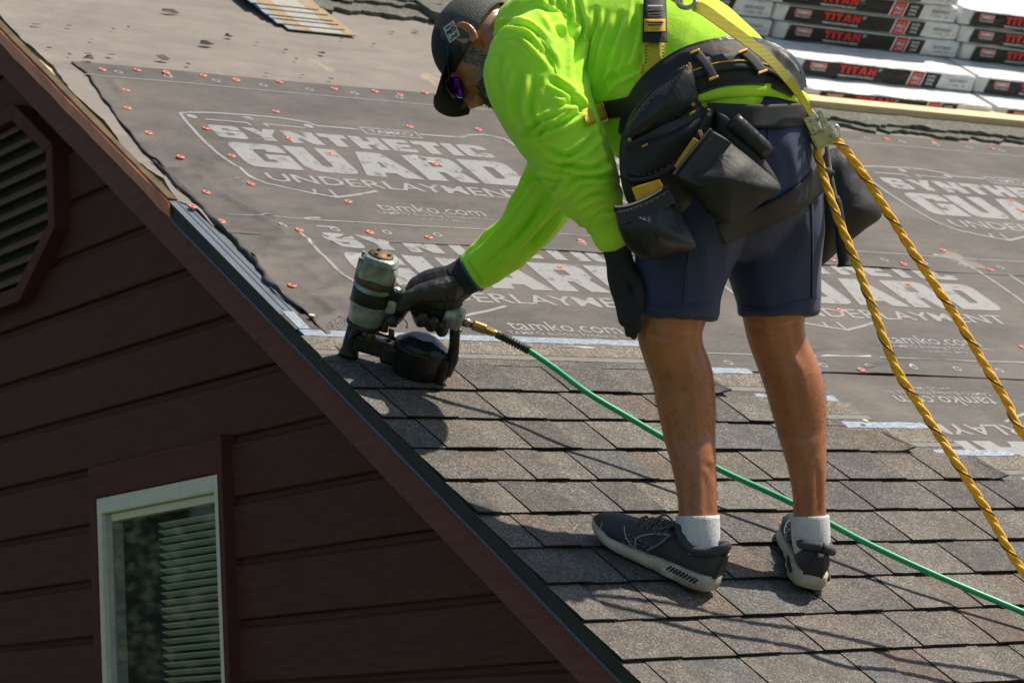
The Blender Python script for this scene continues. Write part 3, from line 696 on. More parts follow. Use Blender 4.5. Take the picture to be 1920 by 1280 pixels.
# headlaps of the stair-stepped courses: granules, smooth nail zone, taped sealant
def strip(name, u0, u1, v0, v1, h0, h1, mat, rg=.0015, lab=None):
    n = int((u1-u0)/.02)+2; r1 = []
    for i in range(n+1):
        u = u0+(u1-u0)*i/n; d0 = rg*fbm(u*30, v0*9); d1 = rg*fbm(u*26, v1*11)
        r1.append([W(u, v0+d0, h0-.002), W(u, v0+d0, h0), W(u, (v0+v1)/2, (h0+h1)/2+.0004*fbm(u*20, v0)), W(u, v1+d1, h1), W(u, v1+d1, h1-.003)])
    return MB().loft(r1).obj(name, mat, field)
prev = -.012
for k in range(0, 7):
    v = (8-k)*EXP; ue = ENDS.get(k, 2.9) if k < 5 else (1.93 if k == 5 else 2.1); us = prev-.12 if k else -.012
    strip('nail_zone', us, ue, v+EXP-.004, v+EXP+.058, .0005, -.0002, 'granule_mid')
    strip('nail_line', us, ue, v+EXP+.030, v+EXP+.052, .0012, .0009, 'nail_zone', .003)
    strip('headlap', us, ue-.004, v+EXP+.0575, v+EXP+.128, .0004, -.0002, 'granule_head')
    s0 = us if k == 0 else us
    strip('sealant_strip', s0+.01, ue-.030, v+EXP+.1285, v+EXP+.160, .0008, .0006, 'silver_tape', .003)
    prev = ue
strip('starter_piece', -.010, .165, 1.447, 1.530, .0008, .0002, 'granule_dark', .004)
strip('sealant_strip', .0, .030, 1.449, 1.545, .0018, .0014, 'silver_tape', .003)
# wood chips lying on the new work
for q, lb in [((583, 599), 'pale wood chip on the dark starter piece left of the nail gun'), ((854, 675), 'pale wood chip on the top course right of the nail gun'), ((1620, 796), 'pale wood chip on a shingle step right of the legs')]:
    u, v = UV(*q); pts = [W(u+.008*math.cos(a)*(1+.3*math.sin(3*a)), v+.0065*math.sin(a), .0085) for a in np.linspace(0, 6.283, 7, endpoint=False)]
    MB().prism(pts, .004*en).obj('wood_chip', 'pine', None, bevel=.001, label=lb, cat='wood chip', group='wood chips on the roof')

# ---------------------------------------------------------------- lumber cleat, bundles, old shingles
BL, BD, BT = .862, .335, .0655                      # bundle length, depth, thickness
def rbox(name, u0, u1, v0, v1, h0, h1, mat, par, seed=0, puff=.004, r=.010, **k):
    # soft box in roof coordinates: rounded section, slightly uneven film
    n = 26; rings = []
    def sec(u, s):
        q = []
        for (a, b) in ((v0, h0), (v0, h1), (v1, h1), (v1, h0)):
            pass
        pts = []
        cs = [(v0+r, h0+r, math.pi, 1.5*math.pi), (v1-r, h0+r, 1.5*math.pi, 2*math.pi), (v1-r, h1-r, 0, .5*math.pi), (v0+r, h1-r, .5*math.pi, math.pi)]
        cv, ch = (v0+v1)/2, (h0+h1)/2
        for (a, b, t0, t1) in cs:
            for t in np.linspace(t0, t1, 4):
                y, z = a+r*math.cos(t), b+r*math.sin(t)
                y, z = cv+(y-cv)*s, ch+(z-ch)*s
                w_ = puff*fbm(u*9+seed, y*14, z*20+seed)
                pts.append(W(u, y+(w_*.5 if y < cv else -w_*.5), z+w_*.8))
        return pts
    us = list(np.linspace(u0, u1, n)); us[1] = u0+.006; us[-2] = u1-.006
    for i, u in enumerate(us): rings.append(sec(u, .94 if i in (0, n-1) else (.985 if i in (1, n-2) else 1)))
    return MB().loft(rings).obj(name, mat, par, smooth=True, **k)
def front_ink(ink, u0, vf, h0, par, name, mat, lift, seed):
    # print on the long front face; x along u, y up the face
    bm = bmesh.new(); vv = []
    for x, y in ink.v: vv.append(bm.verts.new((x, y, 0)))
    for f in ink.f:
        try: bm.faces.new([vv[k] for k in f])
        except ValueError: pass
    for q in bm.verts:
        x, y = q.co.x, q.co.y; u = u0+x
        q.co = Vector(W(u, vf-lift, h0+y))
    bmesh.ops.recalc_face_normals(bm, faces=bm.faces)
    me = bpy.data.meshes.new(name); bm.to_mesh(me); bm.free(); me.materials.append(MAT[mat]); return link(name, me, par)
def rect(x0, x1, y0, y1, sk=0.): return [[(x0, y0), (x1, y0), (x1+sk, y1), (x0+sk, y1)]]
T_ = BT
SETS = []
def ipart(name, mat, lift, fn):
    q = Ink(); fn(q); SETS.append((name, mat, lift, q))
ipart('label_band', 'ink_black', .0035, lambda q: q.poly(rect(.045, .555, .006, T_-.006, .012)))
ipart('label_panel', 'ink_black', .0035, lambda q: q.poly(rect(.628, .705, .006, T_-.006, .012)))
ipart('label_panel', 'ink_red', .0040, lambda q: q.poly(rect(.563, .622, .006, T_-.006, .012)))
ipart('label_border', 'ink_white', .0037, lambda q: q.poly(rect(.5555, .5625, .006, T_-.006, .012)))
ipart('label_border', 'ink_white', .0037, lambda q: q.poly(rect(.6215, .6275, .006, T_-.006, .012)))
ipart('brand_badge_edge', 'ink_white', .0044, lambda q: q.poly(rect(.0845, .1615, .0335, .0535)))
ipart('brand_badge', 'ink_red', .0049, lambda q: q.poly(rect(.086, .160, .035, .052)))
ipart('title_lettering', 'ink_red', .0049, lambda q: q.block('TITAN', .222, .398, .026, .055, .8))
def small_(q):
    q.text('TAMKO', .090, .156, .0375, .0495, .05); q.text('PHILLIPSBURG', .088, .158, .024, .031, .02)
    q.text('PREMIUM ARCHITECTURAL SHINGLES', .222, .392, .012, .0205, .02); q.text('XT', .404, .424, .043, .054, .02)
    q.text('PRO', .578, .618, .028, .042, .03); q.text('LINE', .576, .614, .013, .024, .01); q.text('HERITAGE', .580, .622, .046, .051, .0)
    q.text('RAPID', .650, .690, .042, .052, .015); q.text('FIRE', .650, .686, .028, .038, .015); q.text('ZONE', .647, .683, .014, .024, .015)
ipart('white_lettering', 'ink_white', .0058, small_)
def stamp_(q): q.text('BLACK WALNUT', .765, .855, .033, .045, .012); q.text('P   021922I     C24P    D', .765, .87, .018, .025, .006)
ipart('stamped_text', 'ink_grey', .0035, stamp_)
PROTO = {}
def bundle(u, v, h, label, seed):
    t = thing('shingle_bundle', W(u+BL/2, v, h), label, 'bundle', 'wrapped shingle bundles')
    if seed % 5 not in PROTO or True:
        s_ = BL/.905
        rbox('wrapper', u, u+BL-.006, v, v+BD, h+.001, h+BT-.001, 'wrap_white', t, seed*3.1)
        def sc(I): 
            J = Ink(); J.v = [(x*s_, y) for x, y in I.v]; J.f = I.f; return J
        for nm, mt, lf, q in SETS:
            o = front_ink(sc(q), u, v, h, t, nm, mt, lf, seed)
            if nm in ('white_lettering', 'stamped_text', 'title_lettering'): o['kind'] = 'stuff'
    return t
def bl(x, y, h):                                    # where a bundle's front lower-left corner stands
    return UV(x, y, h)
u0, v0 = bl(1516, 196, .0); 
ROW = []
base = UV(1516, 199, 0.)
rows = [(0, 0.0), (1, None), (2, None), (3, None), (4, None), (5, None)]
anch = {0: (1508, 196), 1: (1477, 136), 2: (1451, 71), 3: (1450, 37), 4: (1449, 3), 5: (1448, -31)}
words_col = {-1: 'left of the middle column', 0: 'in the middle column', 1: 'in the right-hand column'} or {-1: 'left of the middle column, behind the roofer\'s back', 0: 'in the middle column', 1: 'in the right-hand column at the picture edge'}
words_row = {0: 'lowest white bundle, half hidden by the pine cleat,', 1: 'second white bundle up, set back a step,', 2: 'third white bundle up, lowest in the film,', 3: 'fourth white bundle up', 4: 'fifth white bundle up', 5: 'sixth white bundle up'}
for r_ in range(0, 6):
    q = UV(*anch[r_], r_*BT)
    for c_ in (-1, 0, 1):
        if r_ == 5 and c_ == 1: continue
        u = q[0]+c_*(BL+.008)+(.006*math.sin(r_*3+c_)); v = q[1]+.004*math.sin(5*r_+c_)
        bundle(u, v, r_*BT-.004, words_row[r_]+' '+words_col[c_], r_*3+c_+2)
        ROW.append((r_, c_, u, v))
# pine cleat nailed across the slope below the bundles
a = UV(1530, 212, .0); b = UV(1915, 247, .0)
vv_ = .5*(a[1]+b[1])
c0_ = W(3.0, vv_+.062, .026)
MB().box(W(3.25, vv_+.062, .019), (eu, ev, en), (1.55, .050, .020)).obj('pine_cleat', 'pine', None, bevel=.003, label='pale pine board nailed across the slope holding the bundles', cat='board')
# ragged old shingle courses left under the cleat
def ragged(name, u0, u1, v0, v1, h, seed, lab, mat='granule_old', amp=.035, th=.012):
    n = int((u1-u0)/.018); rings = []
    for i in range(n+1):
        u = u0+(u1-u0)*i/n; j = amp*(fbm(u*6, seed)+.6*fbm(u*25, seed+4)); cu_ = .012*max(0, fbm(u*8, seed+7))
        rings.append([W(u, v0+j, h), W(u, v0+j, h+th+cu_), W(u, v0+j+.03, h+th*.9+cu_*.5), W(u, v1, h+th*.6), W(u, v1, h-.002)])
    return MB().loft(rings).obj(name, [mat], house)
o = ragged('old_shingle_strip', 2.2, 5.2, 3.222, 3.50, -.006, 2, None); o = ragged('old_shingle_strip', 2.3, 5.2, 3.255, 3.52, .004, 9, None)
q = UV(600, 12); 
for s_, (x, y) in enumerate([(600, 18), (640, 10), (590, 2)]):
    q = UV(x, y); ragged('old_shingle_strip', q[0], q[0]+1.1-.1*s_, q[1]+.02*s_, q[1]+.42, -.005+.009*s_, 20+s_*5, None, 'granule_old', .05, .014)
ragged('old_shingle_strip', 1.70, 2.9, 3.93, 4.9, .002, 51, None, 'granule_old', .04, .03)
# fanned loose starter strips on the felt
tl = [(540, 56), (513, 47), (508, 36), (490, 28), (470, 18)]
for i in range(6):
    x, y = [(540, 57), (519, 46), (507, 36), (497, 29), (487, 18), (470, 8)][i]
    q = UV(x, y, .004*i); u0 = q[0]; v0 = q[1]; w_ = .245; ln = .62
    t = thing('loose_shingle', W(u0+.1, v0, .004*i), ['lowest and foremost of the fanned loose tan shingle strips', 'second from the front of the fanned loose tan strips', 'third from the front of the fanned loose tan strips', 'fourth from the front of the fanned loose tan strips', 'fifth from the front of the fanned loose tan strips', 'rearmost of the fanned loose tan strips'][i], 'shingle', 'fanned loose shingle strips')
    def sl(a, b, m_, nm, up=0.):
        h = .0015+.0042*i+up
        p = [W(u0+a-.35*0, v0, h), W(u0+b, v0+.01*b, h), W(u0+b, v0+ln, h+.004), W(u0+a, v0+ln, h+.004)]
        MB().prism(p, .0036*en).obj(nm, m_, t, bevel=.0006)
    sl(0, .030, 'old_blue', 'edge_band'); sl(.0304, .085, 'ochre', 'adhesive_band'); sl(.0854, .200, 'old_tan_grey', 'strip'); sl(.2004, w_, 'ochre', 'adhesive_band')

# ---------------------------------------------------------------- the roofer
def fuse(mb, voxel, it=6, fac=.5):                  # weld overlapping closed shapes into one skin
    me = bpy.data.meshes.new('t'); me.from_pydata(mb.v, [], mb.f)
    bm = bmesh.new(); bm.from_mesh(me); bmesh.ops.recalc_face_normals(bm, faces=bm.faces); bmesh.ops.triangulate(bm, faces=bm.faces); bm.to_mesh(me); bm.free()
    ob = bpy.data.objects.new('t', me); COL.objects.link(ob)
    r_ = ob.modifiers.new('r', 'REMESH'); r_.mode = 'VOXEL'; r_.voxel_size = voxel
    s_ = ob.modifiers.new('s', 'SMOOTH'); s_.factor = fac; s_.iterations = it
    dg = bpy.context.evaluated_depsgraph_get(); out = bpy.data.meshes.new_from_object(ob.evaluated_get(dg))
    bpy.data.objects.remove(ob); bpy.data.meshes.remove(me); return out
def mesh_np(me):
    n = len(me.vertices); v = np.empty(n*3); me.vertices.foreach_get('co', v); v = v.reshape(-1, 3)
    me.update(); nn = np.empty(n*3); me.vertex_normals.foreach_get('vector', nn); return v, nn.reshape(-1, 3)
def set_np(me, v): me.vertices.foreach_set('co', v.ravel()); me.update()
def skin_obj(name, me, mat, parent, **k):
    me.name = name; me.materials.clear()
    for q in (mat if isinstance(mat, (list, tuple)) else [mat]): me.materials.append(MAT[q])
    me.polygons.foreach_set('use_smooth', [True]*len(me.polygons)); return link(name, me, parent, **k)
def limb(mb, secs, flat=.95, seg=22, n=26, ref=None, round_=True):
    s = spline([(x, y, d, r) for x, y, d, r in secs], n)
    pts = [P(x, y, d) for x, y, d, r in s]; rad = [r/pxpm(d) for x, y, d, r in s]
    fl = [flat]*n if not hasattr(flat, '__len__') else list(np.interp(np.linspace(0, 1, n), np.linspace(0, 1, len(flat)), flat))
    if round_:
        t0 = nz(pts[0]-pts[1]); t1 = nz(pts[-1]-pts[-2])
        pts = [pts[0]+t0*rad[0]*.6, pts[0]+t0*rad[0]*.45]+pts+[pts[-1]+t1*rad[-1]*.45, pts[-1]+t1*rad[-1]*.6]
        rad = [rad[0]*.35, rad[0]*.75]+rad+[rad[-1]*.75, rad[-1]*.35]; fl = [fl[0]]*2+fl+[fl[-1]]*2
    mb.loft(tube_rings(pts, rad, seg, fl, fw if ref is None else ref)); return mb
def ell(mb, c, ax, r, nu=18, nv=12):
    rings = []
    for j in range(1, nv):
        a = math.pi*j/nv
        rings.append([np.asarray(c)+ax[0]*r[0]*math.sin(a)*math.cos(t)+ax[1]*r[1]*math.sin(a)*math.sin(t)-ax[2]*r[2]*math.cos(a) for t in np.linspace(0, 2*math.pi, nu, endpoint=False)])
    mb.loft(rings); return mb

# skin, cloth and gear materials
m = N('skin'); n1 = m.noise(16, 6, .65); n2 = m.noise(260, 2)
c = m.ramp(n1, [(.25, (.34, .112, .043)), (.5, (.41, .145, .057)), (.76, (.47, .175, .072))])
c = m.mix(m.ramp(m.noise(420, 2), [(.55, (0, 0, 0)), (.75, (.35, .35, .35))]), c, (.20, .065, .03))
at = m.n('ShaderNodeAttribute', attribute_name='stubble'); c = m.mix(at.outputs['Fac'], c, (.27, .215, .18))
at2 = m.n('ShaderNodeAttribute', attribute_name='ruddy'); c = m.mix(at2.outputs['Fac'], c, (.50, .19, .125))
m.fin(c, .38, 0, m.bump(n2, .25, .0012, m.bump(n1, .2, .003)), Subsurface_Weight=.04, Subsurface_Radius=(.008, .003, .002), Specular_IOR_Level=.6)
m = N('hi_vis'); g = m.noise(7, 5, .6, m.map((1, 1, 1)), .6); kn = m.noise(700, 1)
c = m.ramp(m.noise(9, 3), [(.3, (.50, .98, .035)), (.7, (.58, 1.0, .07))])
m.fin(c, .75, 0, m.bump(m.noise(26, 5, .65, m.map((1, 1, .6)), 1.8), .35, .006, m.bump(kn, .3, .001)), Sheen_Weight=.12, Specular_IOR_Level=.2, Subsurface_Weight=.35, Subsurface_Radius=(.035, .045, .006), Subsurface_Scale=1.0)
m = N('navy'); g = m.noise(420, 2)
c = m.ramp(m.noise(8, 4), [(.3, (.010, .017, .062)), (.7, (.018, .029, .096))])
m.fin(c, .6, 0, m.bump(m.noise(6, 4, .55, None, .7), .35, .014, m.bump(g, .25, .0008)), Sheen_Weight=.12)
m = N('black_nylon'); g = m.noise(520, 1); sp = m.noise(120, 3)
c = m.ramp(m.noise(14, 5), [(.3, (.0095, .009, .009)), (.7, (.019, .018, .018))])
c = m.mix(m.ramp(sp, [(.66, (0, 0, 0)), (.78, (.22, .22, .22))]), c, (.12, .11, .10))
m.fin(c, .62, 0, m.bump(g, .4, .0012, m.bump(m.noise(16, 4, .6, None, .6), .5, .008)))
m = N('black_leather'); c = m.ramp(m.noise(12, 5), [(.3, (.010, .010, .0115)), (.7, (.022, .022, .025))])
m.fin(c, .40, 0, m.bump(m.noise(14, 4, .6, None, .5), .6, .010, m.bump(m.noise(300, 2), .2, .001)))
m = N('webbing_black'); wv = m.n('ShaderNodeTexWave'); m.set(wv, Scale=180.); m.t.links.new(m.co, wv.inputs['Vector'])
m.fin((.022, .021, .021), .55, 0, m.bump(wv.outputs['Fac'], .5, .0012, m.bump(m.noise(380, 2), .3, .001)))
m = N('webbing_yellow'); wv = m.n('ShaderNodeTexWave', bands_direction='Z'); m.set(wv, Scale=120., Distortion=1.0); m.t.links.new(m.co, wv.inputs['Vector'])
m.fin(m.ramp(wv.outputs['Fac'], [(.2, (.60, .47, .015)), (.8, (.86, .70, .05))]), .6, 0, m.bump(wv.outputs['Fac'], .5, .0015))
simple('tan_yellow', (.82, .43, .025), .65, var=.1, scale=50, bump=.2)
simple('stitch', (.75, .38, .02), .6)
simple('stitch_grey', (.11, .105, .10), .6)
m = N('sock'); c = m.ramp(m.noise(30, 3), [(.3, (.56, .56, .58)), (.7, (.72, .72, .74))]); m.fin(c, .9, 0, m.bump(m.noise(300, 2), .7, .002))
simple('shoe_lace', (.085, .085, .092), .6)
simple('shoe_mesh', (.040, .040, .045), .62, var=.2, scale=40, bump=.7, bscale=420)
simple('shoe_overlay', (.018, .018, .020), .5, var=.1)
simple('shoe_logo', (.13, .16, .18), .5); simple('shoe_line', (.30, .32, .34), .5)
m = N('shoe_foam'); c = m.ramp(m.noise(24, 4), [(.3, (.36, .31, .23)), (.7, (.56, .51, .41))]); m.fin(c, .7, 0, m.bump(m.voro(120), .5, .003))
simple('glove_coat', (.034, .029, .025), .42, var=.4, scale=16, bump=.5, bscale=120)
simple('glove_knit', (.024, .024, .026), .85, var=.2, scale=60, bump=.7, bscale=500)
simple('cuff_blue', (.015, .10, .17), .6)
simple('cap_navy', (.012, .0135, .019), .75, var=.15, scale=80, bump=.4, bscale=500)
m = N('cap_mesh'); v_ = m.voro(420); m.fin(m.ramp(v_, [(.25, (.012, .012, .012)), (.5, (.10, .095, .09))]), .7, 0, m.bump(v_, .7, .002))
simple('cap_black', (.008, .008, .008), .8, bump=.2); simple('cap_red', (.20, .012, .012), .6); simple('patch_white', (.62, .62, .65), .6)
m = N('lens'); m.fin((.10, .02, .35), .06, .75)
simple('temple_black', (.008, .008, .009), .3)
simple('hair_grey', (.52, .47, .42), .6); simple('hair_brown', (.07, .045, .032), .6)
simple('gun_paint', (.36, .395, .355), .32, .35, var=.5, scale=26, bump=.4, bscale=60)
simple('gun_black', (.024, .022, .020), .42, .3, var=.5, scale=30, bump=.4, bscale=90)
simple('gun_steel', (.34, .30, .25), .35, .9, var=.4, scale=40); simple('gun_rust', (.17, .095, .05), .6, .5, var=.4, scale=40, bump=.4)
simple('gun_rubber', (.017, .017, .018), .65, var=.3, scale=60, bump=.6, bscale=260)
simple('gun_lid', (.020, .023, .030), .20, .2)
simple('brass', (.42, .27, .11), .34, .9, var=.3, scale=60)
m = N('hose_green'); c = m.ramp(m.noise(22, 4, .7), [(.62, (.018, .36, .155)), (.72, (.03, .14, .07))]); m.fin(c, .42)
simple('hose_guard', (.02, .035, .022), .5)
m = N('rope_yellow'); wv = m.noise(160, 3, .6); m.fin(m.ramp(wv, [(.3, (.78, .34, .008)), (.55, (.93, .50, .02)), (.75, (.95, .64, .10))]), .6, 0, m.bump(m.noise(420, 2), .7, .0015))
simple('rope_tracer', (.05, .028, .006), .7)
simple('zinc_gold', (.62, .55, .30), .25, .9, var=.2, scale=18, bump=.1); simple('zinc', (.55, .54, .50), .3, .9)

# ---- body: legs, core, arms, neck and head as one welded skin
EAR = P(873, 72, 5.705)
F0 = nz(-.36*cr-.933*cu); U0 = nz(-.933*cr+.36*cu)
al_ = R(25); HF_ = F0; HU = math.cos(al_)*U0+math.sin(al_)*fw; HL = -math.cos(al_)*fw+math.sin(al_)*U0
def H(f, u, l=-.075): return EAR+f*HF_+u*HU+l*HL
AX = (HF_, HU, HL)
person = thing('person', W(.45, .33, 0), 'man in hi-vis yellow-green shirt, navy shorts and cap bending over the nail gun', 'person')
mb = MB()
LEG_L = [(1290, 470, 5.50, 80), (1268, 555, 5.50, 70), (1256, 615, 5.50, 63), (1263, 660, 5.51, 58), (1279, 705, 5.52, 58), (1288, 765, 5.52, 55), (1293, 815, 5.515, 49), (1301, 870, 5.495, 42), (1307, 930, 5.482, 37), (1309, 985, 5.475, 37), (1308, 1030, 5.472, 36)]
LEG_R = [(1445, 470, 5.63, 80), (1450, 555, 5.635, 66), (1453, 615, 5.64, 56), (1466, 660, 5.65, 53.5), (1485, 705, 5.65, 55.5), (1497, 755, 5.65, 53.5), (1504, 810, 5.645, 46), (1513, 870, 5.635, 37), (1517, 930, 5.63, 31), (1519, 985, 5.63, 31), (1520, 1030, 5.63, 31)]
limb(mb, LEG_L, 1.0, 24, 40); limb(mb, LEG_R, 1.0, 24, 40)
limb(mb, [(1385, 290, 5.58, 105), (1330, 222, 5.59, 110), (1255, 150, 5.61, 120), (1160, 100, 5.65, 118), (1080, 80, 5.68, 105), (1020, 72, 5.70, 80)], .8)
limb(mb, [(1350, 330, 5.53, 75), (1310, 420, 5.51, 78), (1288, 480, 5.50, 76)], .95); limb(mb, [(1435, 320, 5.60, 75), (1440, 400, 5.62, 78), (1446, 480, 5.63, 76)], .95)
limb(mb, [(1020, 120, 5.55, 60), (1040, 205, 5.50, 50), (1085, 310, 5.47, 44), (1120, 390, 5.475, 34), (1148, 440, 5.48, 22), (1158, 490, 5.48, 20)], 1)
limb(mb, [(1060, 200, 5.92, 55), (1055, 280, 5.95, 48), (1030, 350, 5.97, 42), (985, 428, 6.0, 36), (943, 467, 6.03, 32), (886, 511, 6.05, 25), (860, 525, 6.055, 25)], 1)
ell(mb, H(-.012, .026), AX, (.096, .084, .075)); ell(mb, H(.040, -.020), AX, (.062, .085, .061)); ell(mb, H(.052, -.070), AX, (.052, .044, .050))
ell(mb, H(.030, -.062), AX, (.058, .040, .060)); ell(mb, H(.090, -.098), AX, (.022, .020, .026)); ell(mb, H(.088, .018), AX, (.020, .022, .052))
mb.tube([H(.098, .004), H(.112, -.020), H(.120, -.038)], [.010, .012, .015], 10); ell(mb, H(.108, -.043, -.064), AX, (.012, .009, .009)); ell(mb, H(.108, -.043, -.086), AX, (.012, .009, .009))
ell(mb, H(.098, -.066), AX, (.012, .008, .022)); ell(mb, H(.096, -.078), AX, (.012, .008, .020)); ell(mb, H(.068, -.020, -.045), AX, (.028, .022, .020))
mb.tube([H(-.005, -.03), H(-.045, -.085), H(-.085, -.14), H(-.12, -.20)], [.062, .063, .068, .082], 20)
# ear: helix ring, lobe, concha
ea = [(a*.86, b*.86) for a, b in [(.012, -.008), (.010, .012), (.002, .027), (-.014, .033), (-.028, .024), (-.032, .006), (-.026, -.012), (-.014, -.026), (-.003, -.031), (.004, -.022)]]
mb.tube([H(a, b, .004+.010*(-a*20 if a < 0 else 0)) for a, b in spline(ea, 24)], .0052, 8)
ell(mb, H(-.010, .0, .0), AX, (.019, .025, .0045)); ell(mb, H(-.017, .005, .005), AX, (.006, .015, .005)); ell(mb, H(.008, -.003, .003), AX, (.006, .007, .007))
me = fuse(mb, .0042, 5)
v, nn = mesh_np(me)
def relief(v, nn, strokes, soft=1.0):
    dz_ = (v-CAM) @ fw; pxy = np.stack([960+FPX*((v-CAM) @ cr)/dz_, 640-FPX*((v-CAM) @ cu)/dz_], 1); face_ = np.clip(-(nn @ fw)*2.0, 0, 1); out = np.zeros(len(v))
    for path, dep, wd_ in strokes:
        q = spline(path, 40); lo, hi = q.min(0)-wd_*5, q.max(0)+wd_*5
        sel = np.nonzero(((pxy > lo) & (pxy < hi)).all(1) & (face_ > 0))[0]
        if not len(sel): continue
        dd_ = np.linalg.norm(pxy[sel][:, None, :]-q[None], axis=2); k_ = dd_.argmin(1); x_ = dd_.min(1)/wd_
        tp = np.interp(k_/39, [0, .25, .75, 1], [.15, 1, 1, .15])
        pr_ = -np.exp(-x_**2) if soft >= 1 else -np.exp(-np.abs(x_)*1.5)
        out[sel] += face_[sel]*tp*dep*(pr_+.55*np.exp(-((x_-1.9)/.9)**2))
    return out
MUS = [([(1210, 622), (1250, 634), (1300, 628)], .0045, 5), ([(1222, 600), (1225, 640), (1235, 690)], .004, 8), ([(1300, 595), (1298, 640), (1310, 690)], .004, 8), ([(1276, 680), (1284, 740), (1290, 800)], .0045, 9), ([(1262, 815), (1290, 835), (1325, 812)], .004, 10), ([(1290, 880), (1294, 930), (1296, 975)], .005, 7), ([(1325, 880), (1327, 930), (1326, 975)], .005, 7), ([(1320, 868), (1332, 880), (1338, 900)], .004, 6),
       ([(1405, 612), (1450, 618), (1495, 606)], .0045, 5), ([(1420, 585), (1425, 640), (1440, 690)], .004, 8), ([(1485, 585), (1492, 640), (1512, 690)], .004, 8), ([(1480, 670), (1494, 735), (1504, 795)], .0045, 9), ([(1470, 800), (1500, 822), (1538, 800)], .004, 10), ([(1502, 870), (1507, 930), (1508, 972)], .005, 6), ([(1532, 870), (1534, 930), (1533, 972)], .005, 6)]
v = v+nn*.48*relief(v, nn, MUS)[:, None]; set_np(me, v); v, nn = mesh_np(me)
loc = np.stack([(v-EAR) @ HF_, (v-EAR) @ HU, (v-EAR) @ HL], 1)
stub = np.zeros(len(v)); rud = np.zeros(len(v))
near = (np.abs(loc).max(1) < .25)
for i in np.nonzero(near)[0]:
    f, u, l = loc[i]; k = fbm(f*60, u*60, l*60)
    if -.135 < u < .0 and f > .012-.0*u and (u < -.045 or f < .045) and not (f > .1 and u > -.055): stub[i] = min(.85, max(0, (-u+.008)/.04))*(.85+.3*k)
    if f < -.02 and u > -.10 and l < -.0045: stub[i] = max(stub[i], .42*(1 if u > -.06 else (u+.10)/.04))
    if abs(f+.01) < .04 and abs(u) < .042 and l > -.008: rud[i] = .75; stub[i] = 0
    if f > .1 and -.06 < u < .01: rud[i] = .5
# calf muscle and knee relief
for nm, a in (('stubble', stub), ('ruddy', rud)):
    at = me.attributes.new(nm, 'FLOAT', 'POINT'); at.data.foreach_set('value', np.clip(a, 0, 1).astype(np.float32))
body = skin_obj('body', me, 'skin', person)
# fine leg hair
rg = np.random.RandomState(8); zl = np.nonzero((v[:, 2] < W(.4, .3, .5)[2]) & (v[:, 2] > W(.4, .3, .14)[2]) & ((nn @ fw) < .2))[0]; hvs = []; hfs = []
for i in rg.choice(zl, 2600):
    d = nz(nn[i]*.5-np.array([0, 0, 1.])+rg.randn(3)*.35); L_ = .006+.007*rg.rand(); s_ = nz(np.cross(d, rg.randn(3)))*.00022; p0 = v[i]
    o = len(hvs); hvs += [p0-s_, p0+s_, p0+d*L_]; hfs.append((o, o+1, o+2))
MB().add(hvs, hfs).obj('leg_hair', 'hair_brown', person, kind='stuff')
# beard and sideburn strands
bvs = []; bfs = []; bms = []; idx = np.nonzero((stub > .22) & (loc[:, 0] > .004) & near)[0]
rg = np.random.RandomState(4)
for i in rg.choice(idx, 6500):
    f, u, l = loc[i]; d = nz(nn[i]*.55-HU*.75+HF_*.25+rg.randn(3)*.28); L_ = .006+.008*rg.rand()*(1 if u > -.07 else 1.6)
    s_ = nz(np.cross(d, rg.randn(3)))*.0006; p0 = v[i]+nn[i]*-.0005; p1 = p0+d*L_*.55+nn[i]*.001; p2 = p0+d*L_
    o = len(bvs); bvs += [p0-s_, p0+s_, p1+s_, p1-s_, p2]; bfs += [(o, o+1, o+2, o+3), (o+3, o+2, o+4)]; g = 0 if rg.rand() < (.65 if u > -.075 and f < .07 else .35) else 1; bms += [g, g]
q = MB(); q.v = [tuple(map(float, a)) for a in bvs]; q.f = bfs; q.m = bms; q.obj('beard', ['hair_grey', 'hair_brown'], person, kind='stuff')

# ---- shirt
mb = MB()
TOR = [(1395, 262, 5.57, 118), (1372, 240, 5.57, 142), (1335, 215, 5.57, 162), (1255, 150, 5.60, 172), (1165, 100, 5.65, 168), (1085, 78, 5.68, 150), (1025, 70, 5.70, 112), (985, 72, 5.72, 84)]
limb(mb, TOR, [.95, .95, .92, .88, .90, .98, .95, .9], 30, 34)
ARM_L = [(1035, 105, 5.57, 92), (1004, 135, 5.53, 97), (1024, 200, 5.485, 88), (1057, 262, 5.465, 78), (1082, 312, 5.462, 70), (1103, 358, 5.465, 60), (1119, 386, 5.468, 49), (1133, 410, 5.472, 38), (1142, 432, 5.477, 34), (1149, 452, 5.48, 34)]
ARM_R = [(1045, 190, 5.90, 85), (1060, 280, 5.95, 70), (1035, 350, 5.97, 60), (985, 428, 6.0, 50), (943, 467, 6.03, 46), (910, 493, 6.04, 42), (888, 510, 6.05, 37)]
limb(mb, ARM_L, .98, 24, 34); limb(mb, ARM_R, .98, 22, 34)
limb(mb, [(1060, 120, 5.62, 105), (1065, 150, 5.78, 105), (1060, 190, 5.90, 82)], 1.0)
me = fuse(mb, .0046, 10)
v, nn = mesh_np(me)
armp = np.array([P(x, y, d) for x, y, d, r in spline(ARM_L, 60)]); armq = np.array([P(x, y, d) for x, y, d, r in spline(ARM_R, 60)])
def near_path(v, path):
    d = np.linalg.norm(v[:, None, :]-path[None], axis=2); i = d.argmin(1); return d.min(1), i/(len(path)-1)
dL, tL = near_path(v, armp); dR, tR = near_path(v, armq)
arm_isL = (dL < .135) & (dL < dR) & (tL > .02); arm_isR = (dR < .11) & (tR > .15) & (dR < dL)
spine = nz(P(1010, 72, 5.70)-P(1360, 250, 5.57)); prp = nz(np.cross(spine, fw)); dpt = np.cross(spine, prp)
ridge = lambda x: 1-abs(x)*2.2
disp = np.zeros(len(v))
